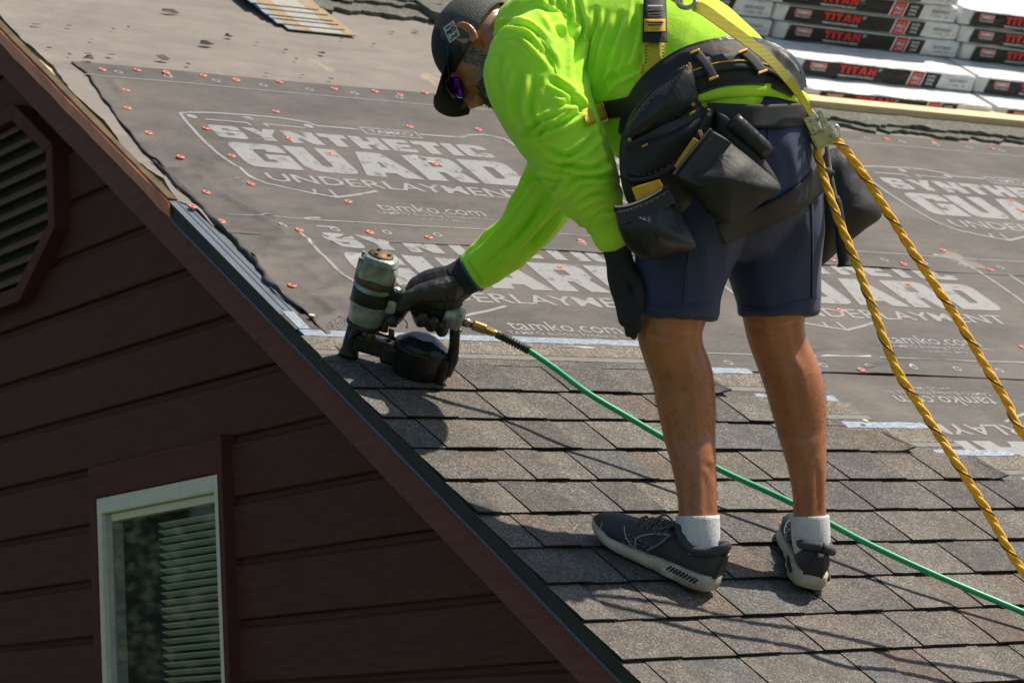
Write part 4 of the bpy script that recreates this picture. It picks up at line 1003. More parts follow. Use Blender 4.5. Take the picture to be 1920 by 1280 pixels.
for i in range(len(v)):
    p_ = v[i]; s_ = p_ @ spine; t_ = p_ @ prp; w_ = p_ @ dpt
    if arm_isL[i]:
        tt = tL[i]; k = np.clip((tt-.05)/.2, 0, 1); ax_ = tt*.52; cr_ = p_ @ cr; zz_ = p_ @ fw
        a = ridge(noise.noise(Vector((ax_*15+cr_*7, cr_*5-ax_*6, zz_*5+3)))); b = ridge(noise.noise(Vector((ax_*30, cr_*10, zz_*10+9))))
        el = math.exp(-((tt-.62)/.22)**2); disp[i] = (.0035+.010*el*k)*a+.0032*b*(.4+el)
        disp[i] += .006*noise.noise(Vector((ax_*7, cr_*7, zz_*7)))
    elif arm_isR[i]:
        tt = tR[i]; ax_ = tt*.55; cr_ = p_ @ cr; cu_ = p_ @ cu
        perp_ = p_ @ nz(cr+cu); disp[i] = .0065*ridge(noise.noise(Vector((perp_*16, ax_*2.6, (p_ @ fw)*6))))+.002*noise.noise(p_*22)
    else:
        wz = .35*noise.noise(Vector((s_*3, t_*3, w_*3)))
        a = ridge(noise.noise(Vector((s_*11+wz+t_*3.2, t_*2.4, w_*3.0)))); b = ridge(noise.noise(Vector((s_*24+wz*2, t_*5, w_*5+4))))
        disp[i] = .0085*a+.0026*b
FOLDS = [  # creases of the cloth as it lies: (path, depth in m, half width)
 ([(914, 62), (955, 48), (992, 56), (1024, 88), (1039, 119)], .012, 8), ([(974, 66), (999, 78), (1024, 103), (1042, 131)], .010, 9), ([(1039, 31), (1067, 53), (1074, 81)], .012, 9),
 ([(1077, -10), (1092, 47), (1080, 94), (1080, 156)], .014, 9), ([(1117, 20), (1117, 47), (1099, 103), (1092, 175)], .014, 9), ([(1165, 30), (1155, 62), (1130, 131), (1127, 175)], .013, 10), ([(1200, 90), (1196, 125), (1149, 150), (1127, 184)], .012, 9),
 ([(1195, 20), (1190, 70), (1175, 120)], .009, 9), ([(1050, 0), (1060, 30)], .01, 8), ([(1010, 10), (1030, 30), (1050, 70)], .010, 9),
 ([(980, 134), (971, 175), (967, 206), (977, 237)], .013, 10), ([(1005, 150), (996, 200), (1003, 235)], .012, 9), ([(940, 110), (935, 150), (945, 190)], .010, 10), ([(1030, 150), (1060, 170), (1085, 200)], .012, 9),
 ([(1005, 262), (1017, 247), (1055, 231), (1098, 200)], .020, 9), ([(1027, 283), (1061, 294), (1092, 279), (1120, 250)], .015, 9), ([(1046, 331), (1061, 312), (1108, 319), (1140, 300)], .014, 9), ([(1058, 361), (1080, 337), (1121, 333), (1150, 330)], .011, 8),
 ([(1080, 385), (1110, 365), (1150, 365)], .009, 8), ([(1105, 415), (1130, 395), (1160, 392)], .007, 7), ([(1127, 235), (1135, 275), (1152, 325)], .012, 9), ([(1040, 200), (1075, 195), (1105, 215)], .011, 8), ([(985, 260), (1010, 230), (1040, 215)], .014, 8),
 ([(874, 478), (949, 405), (1008, 321)], .011, 9), ([(938, 488), (1020, 380), (1052, 335)], .012, 9), ([(905, 505), (985, 425), (1030, 345)], .009, 8), ([(991, 461), (1050, 395)], .010, 9), ([(975, 350), (1010, 335), (1050, 345)], .010, 8)]
rf = np.random.RandomState(12); extra = []
for path, dep, wd_ in FOLDS:                       # secondary creases beside the main ones
    for _ in range(2):
        o_ = rf.uniform(-1, 1, 2)*14+rf.choice([-1, 1])*8; a_ = rf.uniform(.0, .35); q = spline(path, 12); q = q[int(a_*12):int((a_+.6)*12)+1]+o_
        if len(q) >= 2: extra.append(([tuple(x_) for x_ in q[::max(1, len(q)//4)]], dep*.45, wd_*.5))
disp *= .45
disp += relief(v, nn, [(a_, b_*1.15, c_*.62) for a_, b_, c_ in FOLDS if len(a_) > 1], .5)+relief(v, nn, [e_ for e_ in extra if len(e_[0]) > 1], .5)
v2 = v+nn*disp[:, None]; set_np(me, v2)
# relax the displaced cloth a little
bm = bmesh.new(); bm.from_mesh(me); [bmesh.ops.smooth_vert(bm, verts=bm.verts, factor=.25, use_axis_x=True, use_axis_y=True, use_axis_z=True) for _ in range(1)]; bm.to_mesh(me); bm.free()
shirt = skin_obj('shirt', me, 'hi_vis', person)

# ---- shorts
mb = MB()
limb(mb, [(1402, 185, 5.56, 112), (1398, 225, 5.56, 126), (1390, 285, 5.56, 140), (1385, 345, 5.565, 138), (1375, 410, 5.57, 112)], .92, 28)
limb(mb, [(1335, 300, 5.51, 112), (1312, 390, 5.505, 102), (1284, 475, 5.50, 88), (1270, 540, 5.50, 79), (1266, 592, 5.50, 76)], 1.0, 26, 26, None, False)
limb(mb, [(1440, 270, 5.60, 92), (1446, 350, 5.61, 92), (1449, 430, 5.625, 88), (1452, 505, 5.635, 82), (1459, 560, 5.64, 75), (1460, 590, 5.64, 74)], 1.0, 26, 26, None, False)
me = fuse(mb, .0065, 5); v, nn = mesh_np(me); disp = np.zeros(len(v))
for i in range(len(v)):
    p_ = v[i]; a = p_ @ cr; b = p_ @ cu; c_ = p_ @ fw
    disp[i] = .0065*(1-2*abs(noise.noise(Vector((a*10+b*2.5, b*3.2, c_*6)))))+.0025*(1-2*abs(noise.noise(Vector((a*24, b*9, c_*12)))))+.004*noise.noise(p_*5)
set_np(me, v+nn*disp[:, None])
shorts = skin_obj('shorts', me, 'navy', person)
# hem stitching bands
for secs, nm in (([(1267, 572, 5.50, 79), (1266, 590, 5.50, 79)], 'L'), ([(1459.5, 572, 5.64, 77), (1460, 589, 5.64, 77)], 'R')):
    pass

# ---- cloth surface lookups: gear is laid on the clothes
def bvh_of(objs):
    vs = []; fs = []
    for o in objs:
        b = len(vs); vs += [q.co.copy() for q in o.data.vertices]; fs += [tuple(i+b for i in p_.vertices) for p_ in o.data.polygons]
    return BVHTree.FromPolygons(vs, fs)
BV = bvh_of([shirt, shorts])
def surf(x, y, off=.0, default=None):
    d = nz(ray(x, y)); h = BV.ray_cast(Vector(CAM), Vector(d), 12)
    if h[0] is None: return None if default is None else P(x, y, default-off)
    return np.array(h[0])-d*off
def depth_at(x, y, default):
    h = BV.ray_cast(Vector(CAM), Vector(nz(ray(x, y))), 12); return default if h[0] is None else float((np.array(h[0])-CAM) @ fw)
def belt(name, path, hw_, mat, parent, off=.006, th=.0035, n=40, seg=7, edge=None, smooth=True, dmin=None, arch=0.):
    # webbing or pad that follows the cloth: path of (x, y), half width(s) in the same units
    p = spline(path, n); hw_ = np.interp(np.linspace(0, 1, n), np.linspace(0, 1, len(hw_)), hw_) if hasattr(hw_, '__len__') else [hw_]*n
    grid = np.zeros((n, seg)); XY = np.zeros((n, seg, 2))
    for i in range(n):
        t = nz(p[min(n-1, i+1)]-p[max(0, i-1)]); nrm = np.array([-t[1], t[0]])
        for j in range(seg):
            f = -1+2*j/(seg-1); XY[i, j] = p[i]+nrm*hw_[i]*f; grid[i, j] = depth_at(*XY[i, j], np.nan)
    fill = np.nanmedian(grid) if np.isfinite(grid).any() else 5.5
    for i in range(n):
        row = grid[i]; ok = np.isfinite(row)
        if ok.any(): row[~ok] = np.interp(np.nonzero(~ok)[0], np.nonzero(ok)[0], row[ok])
        else: grid[i] = grid[i-1] if i and np.isfinite(grid[i-1]).all() else fill
    for _ in range(5):                              # webbing bridges small folds
        g = grid.copy(); g[1:-1] = (grid[:-2]+grid[1:-1]*2+grid[2:])/4; g[:, 1:-1] = (g[:, :-2]+g[:, 1:-1]*2+g[:, 2:])/4; grid = np.minimum(g, grid+.004)
    rings = []
    for i in range(n):
        top = [P(*XY[i, j], grid[i, j]-off-th-arch*(1-(-1+2*j/(seg-1))**2)) for j in range(seg)]; bot = [P(*XY[i, j], grid[i, j]-off) for j in range(seg)][::-1]
        rings.append(top+bot)
    o = MB().loft(rings).obj(name, mat, parent, smooth=smooth)
    return o, XY, grid

# ---- socks and shoes
def sock(secs, par):
    mb = MB(); s = spline(secs, 16); seg = 44; rings = []
    for i, (x, y, d, r_) in enumerate(s):
        rings.append((P(x, y, d), r_/pxpm(d)))
    rr_ = tube_rings([a for a, b in rings], [b for a, b in rings], seg, 1.05, fw); out = []
    for i, r_ in enumerate(rr_):
        c = rings[i][0]; k = .034 if i < 9 else .010
        out.append([c+(q-c)*(1+k*(1 if j % 2 else -1)) for j, q in enumerate(r_)])
    mb.loft(out); return mb.obj('sock', 'sock', par, smooth=True)
sock([(1308, 966, 5.476, 40), (1309, 1005, 5.474, 40), (1309, 1030, 5.472, 37), (1306, 1050, 5.47, 33), (1304, 1066, 5.47, 27)], person)
sock([(1519, 966, 5.63, 34.5), (1520, 995, 5.63, 35.5), (1521, 1020, 5.63, 34), (1521, 1042, 5.632, 30), (1520, 1058, 5.635, 25)], person)
def shoe(heel, toe, mirror, length=.305, label=None):
    hu = np.array(heel); tu = np.array(toe); d2 = nz(tu-hu)
    Fx = d2[0]*eu+d2[1]*ev; Sx = nz(np.cross(Fx, en))*mirror; O = W(hu[0], hu[1], .008)
    T = lambda x, y, z: O+Fx*x*length+Sx*y*length+en*z*length
    s = sub('shoe', W(*heel, .01), person)
    if label: s['label'] = label
    # outline half widths along the length
    xs = [0, .03, .10, .22, .40, .55, .70, .82, .92, .975, 1.0]
    wi = [.045, .095, .124, .126, .112, .120, .145, .140, .105, .062, .02]; wo_ = [.045, .095, .126, .130, .128, .142, .158, .145, .108, .062, .02]
    # midsole: thick flared heel, rocker toe
    rings = []
    for x in np.linspace(0, 1, 34):
        a = np.interp(x, xs, wi); b = np.interp(x, xs, wo_); fl_ = 1.10 if x < .4 else 1.03
        zt = np.interp(x, [0, .25, .5, .8, 1], [.150, .130, .100, .088, .125]); zb = np.interp(x, [0, .06, .2, .72, .9, 1], [.035, .008, 0, 0, .022, .075])
        r_ = []
        for t in np.linspace(0, 2*math.pi, 20, endpoint=False):
            c_, s_ = math.cos(t), math.sin(t); ww = (a if c_ > 0 else b)*fl_
            cc = np.sign(c_)*abs(c_)**.55; ss = np.sign(s_)*abs(s_)**.55
            bul = 1+.05*math.cos(x*40)*(1 if x < .5 else .3)*(abs(c_) > .5)
            r_.append(T(x, cc*ww*bul, (zt+zb)/2+ss*(zt-zb)/2))
        rings.append(r_)
    MB().loft(rings).obj('sole', 'shoe_foam', s, smooth=True)
    # upper
    ux = [0.012, .05, .12, .22, .32, .42, .52, .62, .74, .86, .94, .985]; uh = [.30, .325, .29, .265, .275, .305, .285, .258, .228, .203, .175, .135]
    rings = []
    for x in np.linspace(.012, .985, 40):
        a = np.interp(x, xs, wi)*.96; b = np.interp(x, xs, wo_)*.96; top = np.interp(x, ux, uh); zb = np.interp(x, [0, .25, .5, .8, 1], [.115, .10, .075, .065, .10])
        nar = np.interp(x, [0, .3, .45, .7, 1], [.80, .78, .55, .62, .8]); r_ = []
        for t in np.linspace(0, 2*math.pi, 28, endpoint=False):
            c_, s_ = math.cos(t), math.sin(t); ww = (a if c_ > 0 else b)
            cc = np.sign(c_)*abs(c_)**.7; ss = np.sign(s_)*abs(s_)**.8; z = (top+zb)/2+ss*(top-zb)/2
            k = 1-(1-nar)*max(0, (z-zb)/(top-zb))**1.6
            r_.append(T(x, cc*ww*k, z))
        rings.append(r_)
    MB().loft(rings).obj('upper', 'shoe_mesh', s, smooth=True)
    # padded collar ring, heel counter, toe guard, midsole stripe, tongue, laces
    cp_ = [(.018, 0, .355), (.050, .072, .330), (.13, .102, .290), (.22, .106, .270), (.31, .080, .300), (.36, .050, .335), (.37, 0, .350), (.36, -.050, .335), (.31, -.08, .300), (.22, -.108, .270), (.13, -.104, .290), (.050, -.072, .330), (.018, 0, .355)]
    MB().tube([T(*q) for q in spline(cp_, 50)], .0095, 10).obj('collar', 'shoe_mesh', s, smooth=True)
    MB().loft([[T(x+dx, y, z) for x, y, z in ((.005, -.075+.012*i, .13), (-.004, -.03+.004*i, .325-.012*i), (-.004, .03-.004*i, .325-.012*i), (.005, .075-.012*i, .13))] for i, dx in ((0, -.006), (0, .03))]).obj('heel_counter', 'shoe_overlay', s, bevel=.003)
    MB().tube([T(-.007, -.018, .305), T(-.007, .018, .305)], .0042, 8).obj('pull_tab', 'shoe_line', s)
    for sd, wt in ((1, wi), (-1, wo_)):
        q = MB()
        for i in range(9):
            x = .10+i*.026; y = sd*np.interp(x, xs, wt)*1.135; q.tube([T(x-.012, y*1.0, .112), T(x+.012, y*.985, .075)], .0022, 5)
        q.obj('sole_ribs', 'shoe_overlay', s, kind='stuff')
        st = [(.34, .10), (.36, .21), (.47, .155), (.62, .095), (.60, .085), (.44, .095)]
        def onup(x, z):
            a = np.interp(x, xs, wt)*.985; top = np.interp(x, ux, uh); zb = np.interp(x, [0, .25, .5, .8, 1], [.115, .10, .075, .065, .10]); sv = np.clip((z-(top+zb)/2)/((top-zb)/2), -1, 1)
            ss = np.sign(sv)*abs(sv)**(1/.8); cc = max(0, 1-ss*ss)**.35; nar = np.interp(x, [0, .3, .45, .7, 1], [.80, .78, .55, .62, .8]); k = 1-(1-nar)*max(0, (z-zb)/(top-zb))**1.6
            return T(x, sd*(cc*a*k+.006), z)
        q = MB()
        for r_ in range(3):
            for c_ in range(5):
                x = .50+c_*.045-r_*.01; z = .105+r_*.032; q.tube([onup(x-.012, z), onup(x+.012, z)], .0012, 4)
        q.obj('mesh_dashes', 'shoe_logo', s, kind='stuff')
        MB().tube([onup(.88, .10), onup(.885, .15)], .0016, 5).obj('toe_mark', 'shoe_line', s)
        MB().tube([onup(x, .085) for x in np.linspace(.06, .93, 24)], .0022, 5).obj('foxing_line', 'shoe_overlay', s)
        MB().tube([onup(x, z) for x, z in spline([(.40, .28), (.44, .20), (.50, .13)], 10)], .0085, 6, 0, .25).obj('side_logo', 'shoe_logo', s, smooth=True)
        MB().tube([onup(x, z) for x, z in spline([(.40, .28), (.52, .235), (.60, .17), (.58, .09)], 14)], .0016, 5).obj('overlay_seam', 'shoe_line', s)
        MB().tube([onup(x, z) for x, z in spline([(.58, .09), (.66, .14), (.72, .20)], 10)], .0014, 5).obj('overlay_seam', 'shoe_line', s)
    tg = [[T(x, y, z+.012) for x, y, z in ((.33+.05*0, -.05, .43-.0), (.33, .05, .43))]]
    MB().loft([[T(x, -w_, z), T(x, 0, z+.018), T(x, w_, z), T(x, 0, z-.03)] for x, w_, z in ((.345, .045, .378), (.40, .05, .335), (.52, .045, .300), (.62, .04, .27))]).obj('tongue', 'shoe_mesh', s, smooth=True)
    for i in range(5):
        x = .43+i*.048; z = np.interp(x, ux, uh)+.012
        MB().tube([T(x, -.075, z-.055), T(x+.02, -.03, z+.002), T(x+.03, .03, z+.002), T(x+.05, .075, z-.06)], .0026, 6).obj('lace', 'shoe_lace', s)
        MB().tube([T(x, .075, z-.055), T(x+.02, .03, z+.006), T(x+.03, -.03, z+.006), T(x+.05, -.075, z-.06)], .0026, 6).obj('lace', 'shoe_lace', s)
    for lp in ([(.42, 0, .335), (.44, .07, .32), (.50, .10, .28), (.46, .085, .25), (.43, .03, .32)], [(.42, 0, .335), (.44, -.07, .32), (.50, -.11, .28), (.46, -.095, .25), (.43, -.03, .32)], [(.42, 0, .335), (.52, .05, .34), (.60, .11, .26)], [(.42, 0, .335), (.53, -.05, .34), (.60, -.11, .25)]):
        MB().tube([T(*q) for q in spline(lp, 18)], .0022, 6).obj('lace', 'shoe_lace', s)
    return s
shoe((.352, .222), (.213, .486), 1, .300, 'nearer dark running shoe turned to the left with worn cream sole')
shoe((.590, .216), (.728, .470), -1, .296, 'farther dark running shoe seen from the heel')

# ---- gloves
mb = MB()
def chain(mb, q, seg=12, flat=1.0):
    s = spline(q, max(8, 4*len(q))); pts = [P(x, y, d) for x, y, d, r_ in s]; rad = [r_/pxpm(d) for x, y, d, r_ in s]
    t0 = nz(pts[0]-pts[1]); t1 = nz(pts[-1]-pts[-2])
    pts = [pts[0]+t0*rad[0]*.7]+pts+[pts[-1]+t1*rad[-1]*.5, pts[-1]+t1*rad[-1]*.8]; rad = [rad[0]*.5]+rad+[rad[-1]*.8, rad[-1]*.35]
    mb.tube(pts, rad, seg, 0, flat, fw)
chain(mb, [(886, 511, 6.052, 33), (868, 522, 6.056, 33), (846, 534, 6.06, 38), (815, 538, 6.065, 35), (790, 543, 6.07, 29), (775, 552, 6.07, 21)], 18, .95)
chain(mb, [(850, 560, 6.06, 25), (815, 560, 6.06, 25), (790, 560, 6.06, 20)], 16)
chain(mb, [(850, 540, 6.03, 24), (815, 545, 6.02, 21), (785, 552, 6.015, 17), (765, 562, 6.02, 15), (755, 576, 6.03, 13)])
for i in range(3):
    a = 20*i; b = 8.5*i
    chain(mb, [(792+a, 545+b, 6.10, 12), (781+a, 574+b, 6.105, 11.5), (785+a, 597+b, 6.08, 11), (789+a, 603+b, 6.045, 11), (792+a, 594+b, 6.018, 10.5)])
chain(mb, [(776, 552, 6.10, 15), (758, 572, 6.10, 14), (744, 592, 6.085, 13), (734, 602, 6.06, 12)])
me = fuse(mb, .0023, 2); v, nn = mesh_np(me)
set_np(me, v+nn*np.array([[.0016*noise.noise(Vector(p_*45))+.0010*(1-2*abs(noise.noise(Vector((p_ @ cr*70, p_ @ cu*30, 0)))))] for p_ in v]))
gl = skin_obj('glove', me, 'glove_coat', person); tag(gl, 'black work glove gripping the nail gun')
s = spline([(893, 507, 6.05, 38), (880, 514, 6.052, 36), (868, 521, 6.055, 35), (855, 529, 6.058, 36)], 10)
MB().loft(tube_rings([P(x, y, d) for x, y, d, r_ in s], [r_/pxpm(d) for x, y, d, r_ in s], 28, 1, fw)).obj('glove_cuff', 'glove_knit', person, smooth=True)
s = [P(885, 511, 6.051), P(881, 513.5, 6.052)]; MB().loft(tube_rings(s, [40/pxpm(6.05), 38.5/pxpm(6.05)], 28, 1, fw)).obj('cuff_rim', 'cuff_blue', person, smooth=True)
mb = MB()
chain(mb, [(1148, 438, 5.478, 34), (1154, 458, 5.478, 29), (1160, 482, 5.477, 26), (1166, 512, 5.475, 29), (1172, 545, 5.472, 27), (1177, 568, 5.47, 22)], 18, .75)
for i, (x0, x1, L_) in enumerate([(1157, 1170, 606), (1168, 1179, 626), (1180, 1188, 630), (1191, 1195, 618)]):
    chain(mb, [(x0, 548, 5.474-.004*i, 10.5), (x0+.4*(x1-x0), 575, 5.460-.005*i, 9.5), (x0+.8*(x1-x0), 600, 5.458-.006*i, 8.5), (x1, L_, 5.475-.006*i, 7.5)])
chain(mb, [(1178, 505, 5.46, 13), (1193, 530, 5.44, 11), (1200, 556, 5.435, 10), (1202, 574, 5.438, 8.5)])
me = fuse(mb, .0024, 2); v, nn = mesh_np(me)
set_np(me, v+nn*np.array([[.0016*noise.noise(Vector(p_*45))] for p_ in v]))
gl = skin_obj('glove', me, 'glove_knit', person); tag(gl, 'black work glove resting on the knee')
# ---- cap
cap = sub('cap', H(0, .06), person); cap['label'] = 'navy trucker cap with grey mesh back and dark curved visor'
def rim(f): return -.018+.44*f if f < .02 else -.0092+.33*(f-.02)
CR = (.102, .082, .083); CC = (-.012, .020)
def dome(f0, f1, k=1.0):                            # part of the crown between two planes across the head
    vs = []; fs = []; nu, nv = 40, 20; ok = {}
    for j in range(nv+1):
        for i in range(nu+1):
            a = 2*math.pi*i/nu; b = (math.pi/2)*j/nv*1.28
            f = CC[0]+CR[0]*k*math.sin(b)*math.cos(a); l = -.075+CR[2]*k*math.sin(b)*math.sin(a); u = CC[1]+CR[1]*k*math.cos(b)+.008*math.cos(b)
            lo = rim(f)
            if u < lo: u = lo
            vs.append((f, u, l))
    for j in range(nv):
        for i in range(nu):
            q = [j*(nu+1)+i, j*(nu+1)+i+1, (j+1)*(nu+1)+i+1, (j+1)*(nu+1)+i]
            fc_ = sum(vs[t][0] for t in q)/4; uu_ = [vs[t][1]-rim(vs[t][0]) for t in q]
            if max(uu_) > .0005 and f0 <= fc_+.25*(sum(vs[t][1] for t in q)/4-.05) < f1: fs.append(tuple(q))
    return [H(*q) for q in vs], fs
for nm, a, b, mt in (('front_panel', .012, 1, 'cap_navy'), ('mesh_back', -1, .012, 'cap_mesh')):
    vs, fs = dome(a, b); o = MB().add(vs, fs).obj(nm, mt, cap, smooth=True); sd = o.modifiers.new('t', 'SOLIDIFY'); sd.thickness = .0025; sd.offset = 0
# visor
rings = []
for s_ in np.linspace(-1, 1, 25):
    base = CC[0]+CR[0]*math.sqrt(max(0, 1-(.86*s_)**2))*.93; l = -.075+.082*s_; e = .158-.022*abs(s_)**2.6
    row = []
    for k in np.linspace(0, 1, 6):
        f = base+(e-base)*k; row.append((f, .026+.012*(1-s_*s_)-.010*k-.004*s_*s_, l*(1)))
    rings.append([H(a, b+.0022, c_) for a, b, c_ in row]+[H(a, b-.0022, c_) for a, b, c_ in row[::-1]])
MB().loft(rings).obj('visor', 'cap_black', cap, smooth=True)
ed = [r_[5] for r_ in rings]; MB().tube(ed, .0026, 6).obj('visor_piping', 'cap_red', cap, smooth=True)
MB().tube([H(CC[0]-.095+.004, rim(-.10)+.004, -.075+.086*t) for t in np.linspace(-.2, .2, 6)], .004, 6).obj('snap_strap', 'cap_black', cap)
# patch with lettering on the near side of the front panel
def on_cap(px_, py_, off=.003):
    d = nz(ray(px_, py_)); vs, fs = CAPB; h = CAPT.ray_cast(Vector(CAM), Vector(d), 12)
    return (np.array(h[0])-d*off) if h[0] is not None else P(px_, py_, 5.70-off)
CAPB = dome(-1, 1); CAPT = BVHTree.FromPolygons([Vector(q) for q in CAPB[0]], CAPB[1])
pc = np.array([846., 58.]); xa = nz((.62, -.78)); ya = nz((-.30, -.95)); ya = nz((-.40, -.92)); xa = nz((.80, -.60))
def cap_ink(I, name, mat, off):
    q = MB(); q.add([on_cap(*(pc+1.35*(xa*x+ya*y)), off) for x, y in I.v], I.f); return q.obj(name, mat, cap)
I = Ink(); g_ = 6
for i in range(g_):
    for j in range(g_):
        x0, x1 = -9+18*i/g_, -9+18*(i+1)/g_; y0, y1 = -13+23*j/g_, -13+23*(j+1)/g_; I.poly(rect(x0, x1, y0, y1))
cap_ink(I, 'patch', 'patch_white', .0022)
I = Ink(); I.text('PRO', -7.5, 7.5, -3.5, 3, .04); I.text('LINE', -7, 7, -11, -5.5, .02); I.text('AMERICAS', -7, 7, 5, 8.5, .02); cap_ink(I, 'patch_lettering', 'cap_black', .0036)
I = Ink(); I.stroke([(-9, 13), (9, 13)], 1); I.stroke([(-9, 19), (9, 19)], 1); I.stroke([(-9, 13), (-9, 19)], 1); I.stroke([(9, 13), (9, 19)], 1); I.text('TAMKO', -7.5, 7.5, 14.3, 17.7, .03); cap_ink(I, 'patch_badge', 'cap_red', .003)
# sunglasses
sg = sub('sunglasses', H(.09, .0), person)
MB().tube([H(-.022, .030, .006), H(-.010, .036, .0065), H(.03, .030, .0), H(.065, .020, -.006), H(.088, .012, -.016)], [.0026, .003, .0036, .0045, .0055], 8, 0, .6).obj('temple', 'temple_black', sg, smooth=True)
MB().tube([H(-.010, .034, -.157), H(.06, .02, -.147), H(.088, .012, -.134)], .003, 8).obj('temple', 'temple_black', sg, smooth=True)
for sgn in (1, -1):
    rings = []
    for t in np.linspace(0, 1, 9):
        l = -.075+sgn*(.010+.050*t); f = .117-.030*t*t; hgt_ = .014*math.sqrt(max(.05, 1-(2*t-1)**2*.75)); rings.append([H(f, .004+hgt_*.8, l), H(f+.003, -.004, l), H(f-.004, -.008-hgt_, l), H(f-.006, -.004, l)])
    MB().loft(rings).obj('lens', 'lens', sg, smooth=True)
MB().tube([H(.092-.0, .018, -.016), H(.108, .020, -.035), H(.118, .018, -.075), H(.108, .020, -.115), H(.092, .018, -.134)], .0032, 8).obj('brow_bar', 'temple_black', sg, smooth=True)

# ---------------------------------------------------------------- tool belt
def pillow(name, poly, dfun, th, puff, mat, par, n=60, seed=0, wr=.004, top_open=False, smooth=True):
    # sewn pocket: outline (x, y), back at distance dfun(x, y), bulging towards the viewer
    p = spline(list(poly)+[poly[0]], n+1)[:-1]; c = p.mean(0); rings = []
    for s_, z in ((1.0, 0.0), (1.0, .30), (.985, .55), (.94, .75), (.84, .90), (.66, 1.0), (.44, 1.03), (.2, 1.04), (.03, 1.04)):
        r_ = []
        for q in p:
            xy = c+(q-c)*s_; k = noise.noise(Vector((xy[0]*.022+seed, xy[1]*.022, seed*2.)))
            b = th*z+puff*max(0, 1-s_**2)+wr*k*(1 if s_ < .97 else .3)*2
            r_.append(P(*xy, dfun(*xy)-b))
        rings.append(r_)
    rings = [[P(*(c+(q-c)*.03), dfun(*c)) for q in p]]+rings
    return MB().loft(rings).obj(name, mat, par, smooth=smooth)
def plane(x0, y0, d0, gx=0., gy=0.): return lambda x, y: d0+gx*(x-x0)/900+gy*(y-y0)/900
tb = thing('tool_belt', P(1400, 150, 5.4), 'black padded tool belt with pouches worn round the roofer\'s waist', 'tool belt')
pad = [(1186, 262), (1206, 214), (1240, 172), (1290, 136), (1345, 118), (1400, 114), (1446, 124), (1478, 146), (1498, 172)]
belt('back_pad', pad, [26, 36, 42, 42, 42, 40, 34, 24, 12], 'black_nylon', tb, .004, .013, 60, 11, arch=.008)
belt('pad_channel', [(x, y+1) for x, y in pad], [10, 13, 15, 16, 16, 15, 13, 10, 6], 'webbing_black', tb, .0265, .003, 60, 5)
belt('pad_piping', [(x+dx, y+dy) for (x, y), (dx, dy) in zip(pad, [(-24, -12), (-32, -19), (-30, -30), (-20, -38), (-8, -42), (4, -42), (18, -33), (22, -20), (12, -8)])], 3.5, 'black_leather', tb, .006, .010, 70, 5)
belt('pad_piping', [(x-dx, y-dy) for (x, y), (dx, dy) in list(zip(pad, [(-24, -12), (-32, -19), (-30, -30), (-20, -38), (-8, -42), (4, -42), (18, -33), (22, -20), (12, -8)]))[3:]], 3.5, 'black_leather', tb, .006, .010, 50, 5)
belt('stitch_line', pad[3:], 1.2, 'stitch', tb, .0305, .001, 60, 2)
for a, b in (((1303, 96), (1338, 146)), ((1393, 95), (1430, 134))):
    belt('keeper_loop', [a, ((a[0]+b[0])/2+3, (a[1]+b[1])/2), b], 9, 'webbing_black', tb, .030, .003, 12, 4)
    for q, sx in ((a, 1), (b, 1)): belt('bar_tack', [(q[0]-9, q[1]+4), (q[0]+9, q[1]-3)], 2.4, 'stitch', tb, .034, .002, 6, 3)
belt('shirt_hem', [(1296, 186), (1335, 172), (1385, 162), (1440, 162), (1485, 174), (1516, 192)], [10, 16, 19, 19, 16, 8], 'hi_vis', person, .004, .003, 40, 8, arch=.008)
# webbing belt round the hips
belt('hip_strap', [(1325, 214), (1360, 216), (1420, 218), (1475, 217), (1520, 213)], 22, 'webbing_black', tb, .006, .004, 40, 8)
# seams of the clothes
for pth, mt in (([(1191, 566), (1230, 572), (1280, 574), (1341, 568)], 'navy'), ([(1386, 574), (1430, 580), (1480, 572), (1532, 556)], 'navy'), ([(1442, 236), (1436, 300), (1412, 360), (1392, 420)], 'navy'), ([(1508, 240), (1520, 330), (1524, 450), (1524, 560)], 'navy'), ([(1300, 440), (1288, 500), (1282, 570)], 'navy')):
    belt('seam', pth, 1.6, mt, person, .0008, .0022, 40, 3)
for pth in ([(945, 50), (968, 47), (992, 54), (1024, 86), (1039, 119), (1046, 150)], [(1122, 424), (1140, 418), (1164, 408)], [(876, 488), (890, 508), (906, 532)]):
    belt('seam', pth, 1.5, 'hi_vis', person, .0006, .002, 30, 3)
# near-side pouch cluster
pou = sub('pouch', P(1300, 320, 5.36), tb); pou['label'] = 'large black pouch cluster with yellow linings on the near hip'
dP = plane(1300, 300, 5.40, .10, -.02)
pillow('pouch_back', [(1285, 116), (1306, 130), (1313, 175), (1318, 200), (1340, 200), (1352, 225), (1330, 330), (1285, 400), (1215, 420), (1172, 370), (1161, 285), (1178, 222), (1222, 166), (1262, 140)], plane(1300, 300, 5.415, .10, -.02), .020, .016, 'black_leather', pou, 80, 1)
pillow('upper_flap', [(1288, 120), (1304, 140), (1308, 190), (1282, 222), (1235, 245), (1190, 262), (1170, 258), (1185, 222), (1226, 172), (1262, 146)], plane(1300, 300, 5.392, .10, -.02), .012, .020, 'black_leather', pou, 70, 2)
pillow('middle_panel', [(1172, 272), (1235, 256), (1292, 230), (1322, 208), (1338, 214), (1316, 262), (1270, 312), (1212, 336), (1176, 330)], plane(1300, 300, 5.382, .10, -.02), .010, .012, 'black_nylon', pou, 70, 3)
belt0 = [(1163, 328), (1185, 338), (1225, 332), (1268, 306), (1300, 268), (1330, 205)]
def edging(path, r_, mat, d, name='binding', dfun=None):
    q = spline(path, 40); MB().tube([P(x, y, (dfun or dP)(x, y)-d) for x, y in q], r_, 8).obj(name, mat, pou, smooth=True)
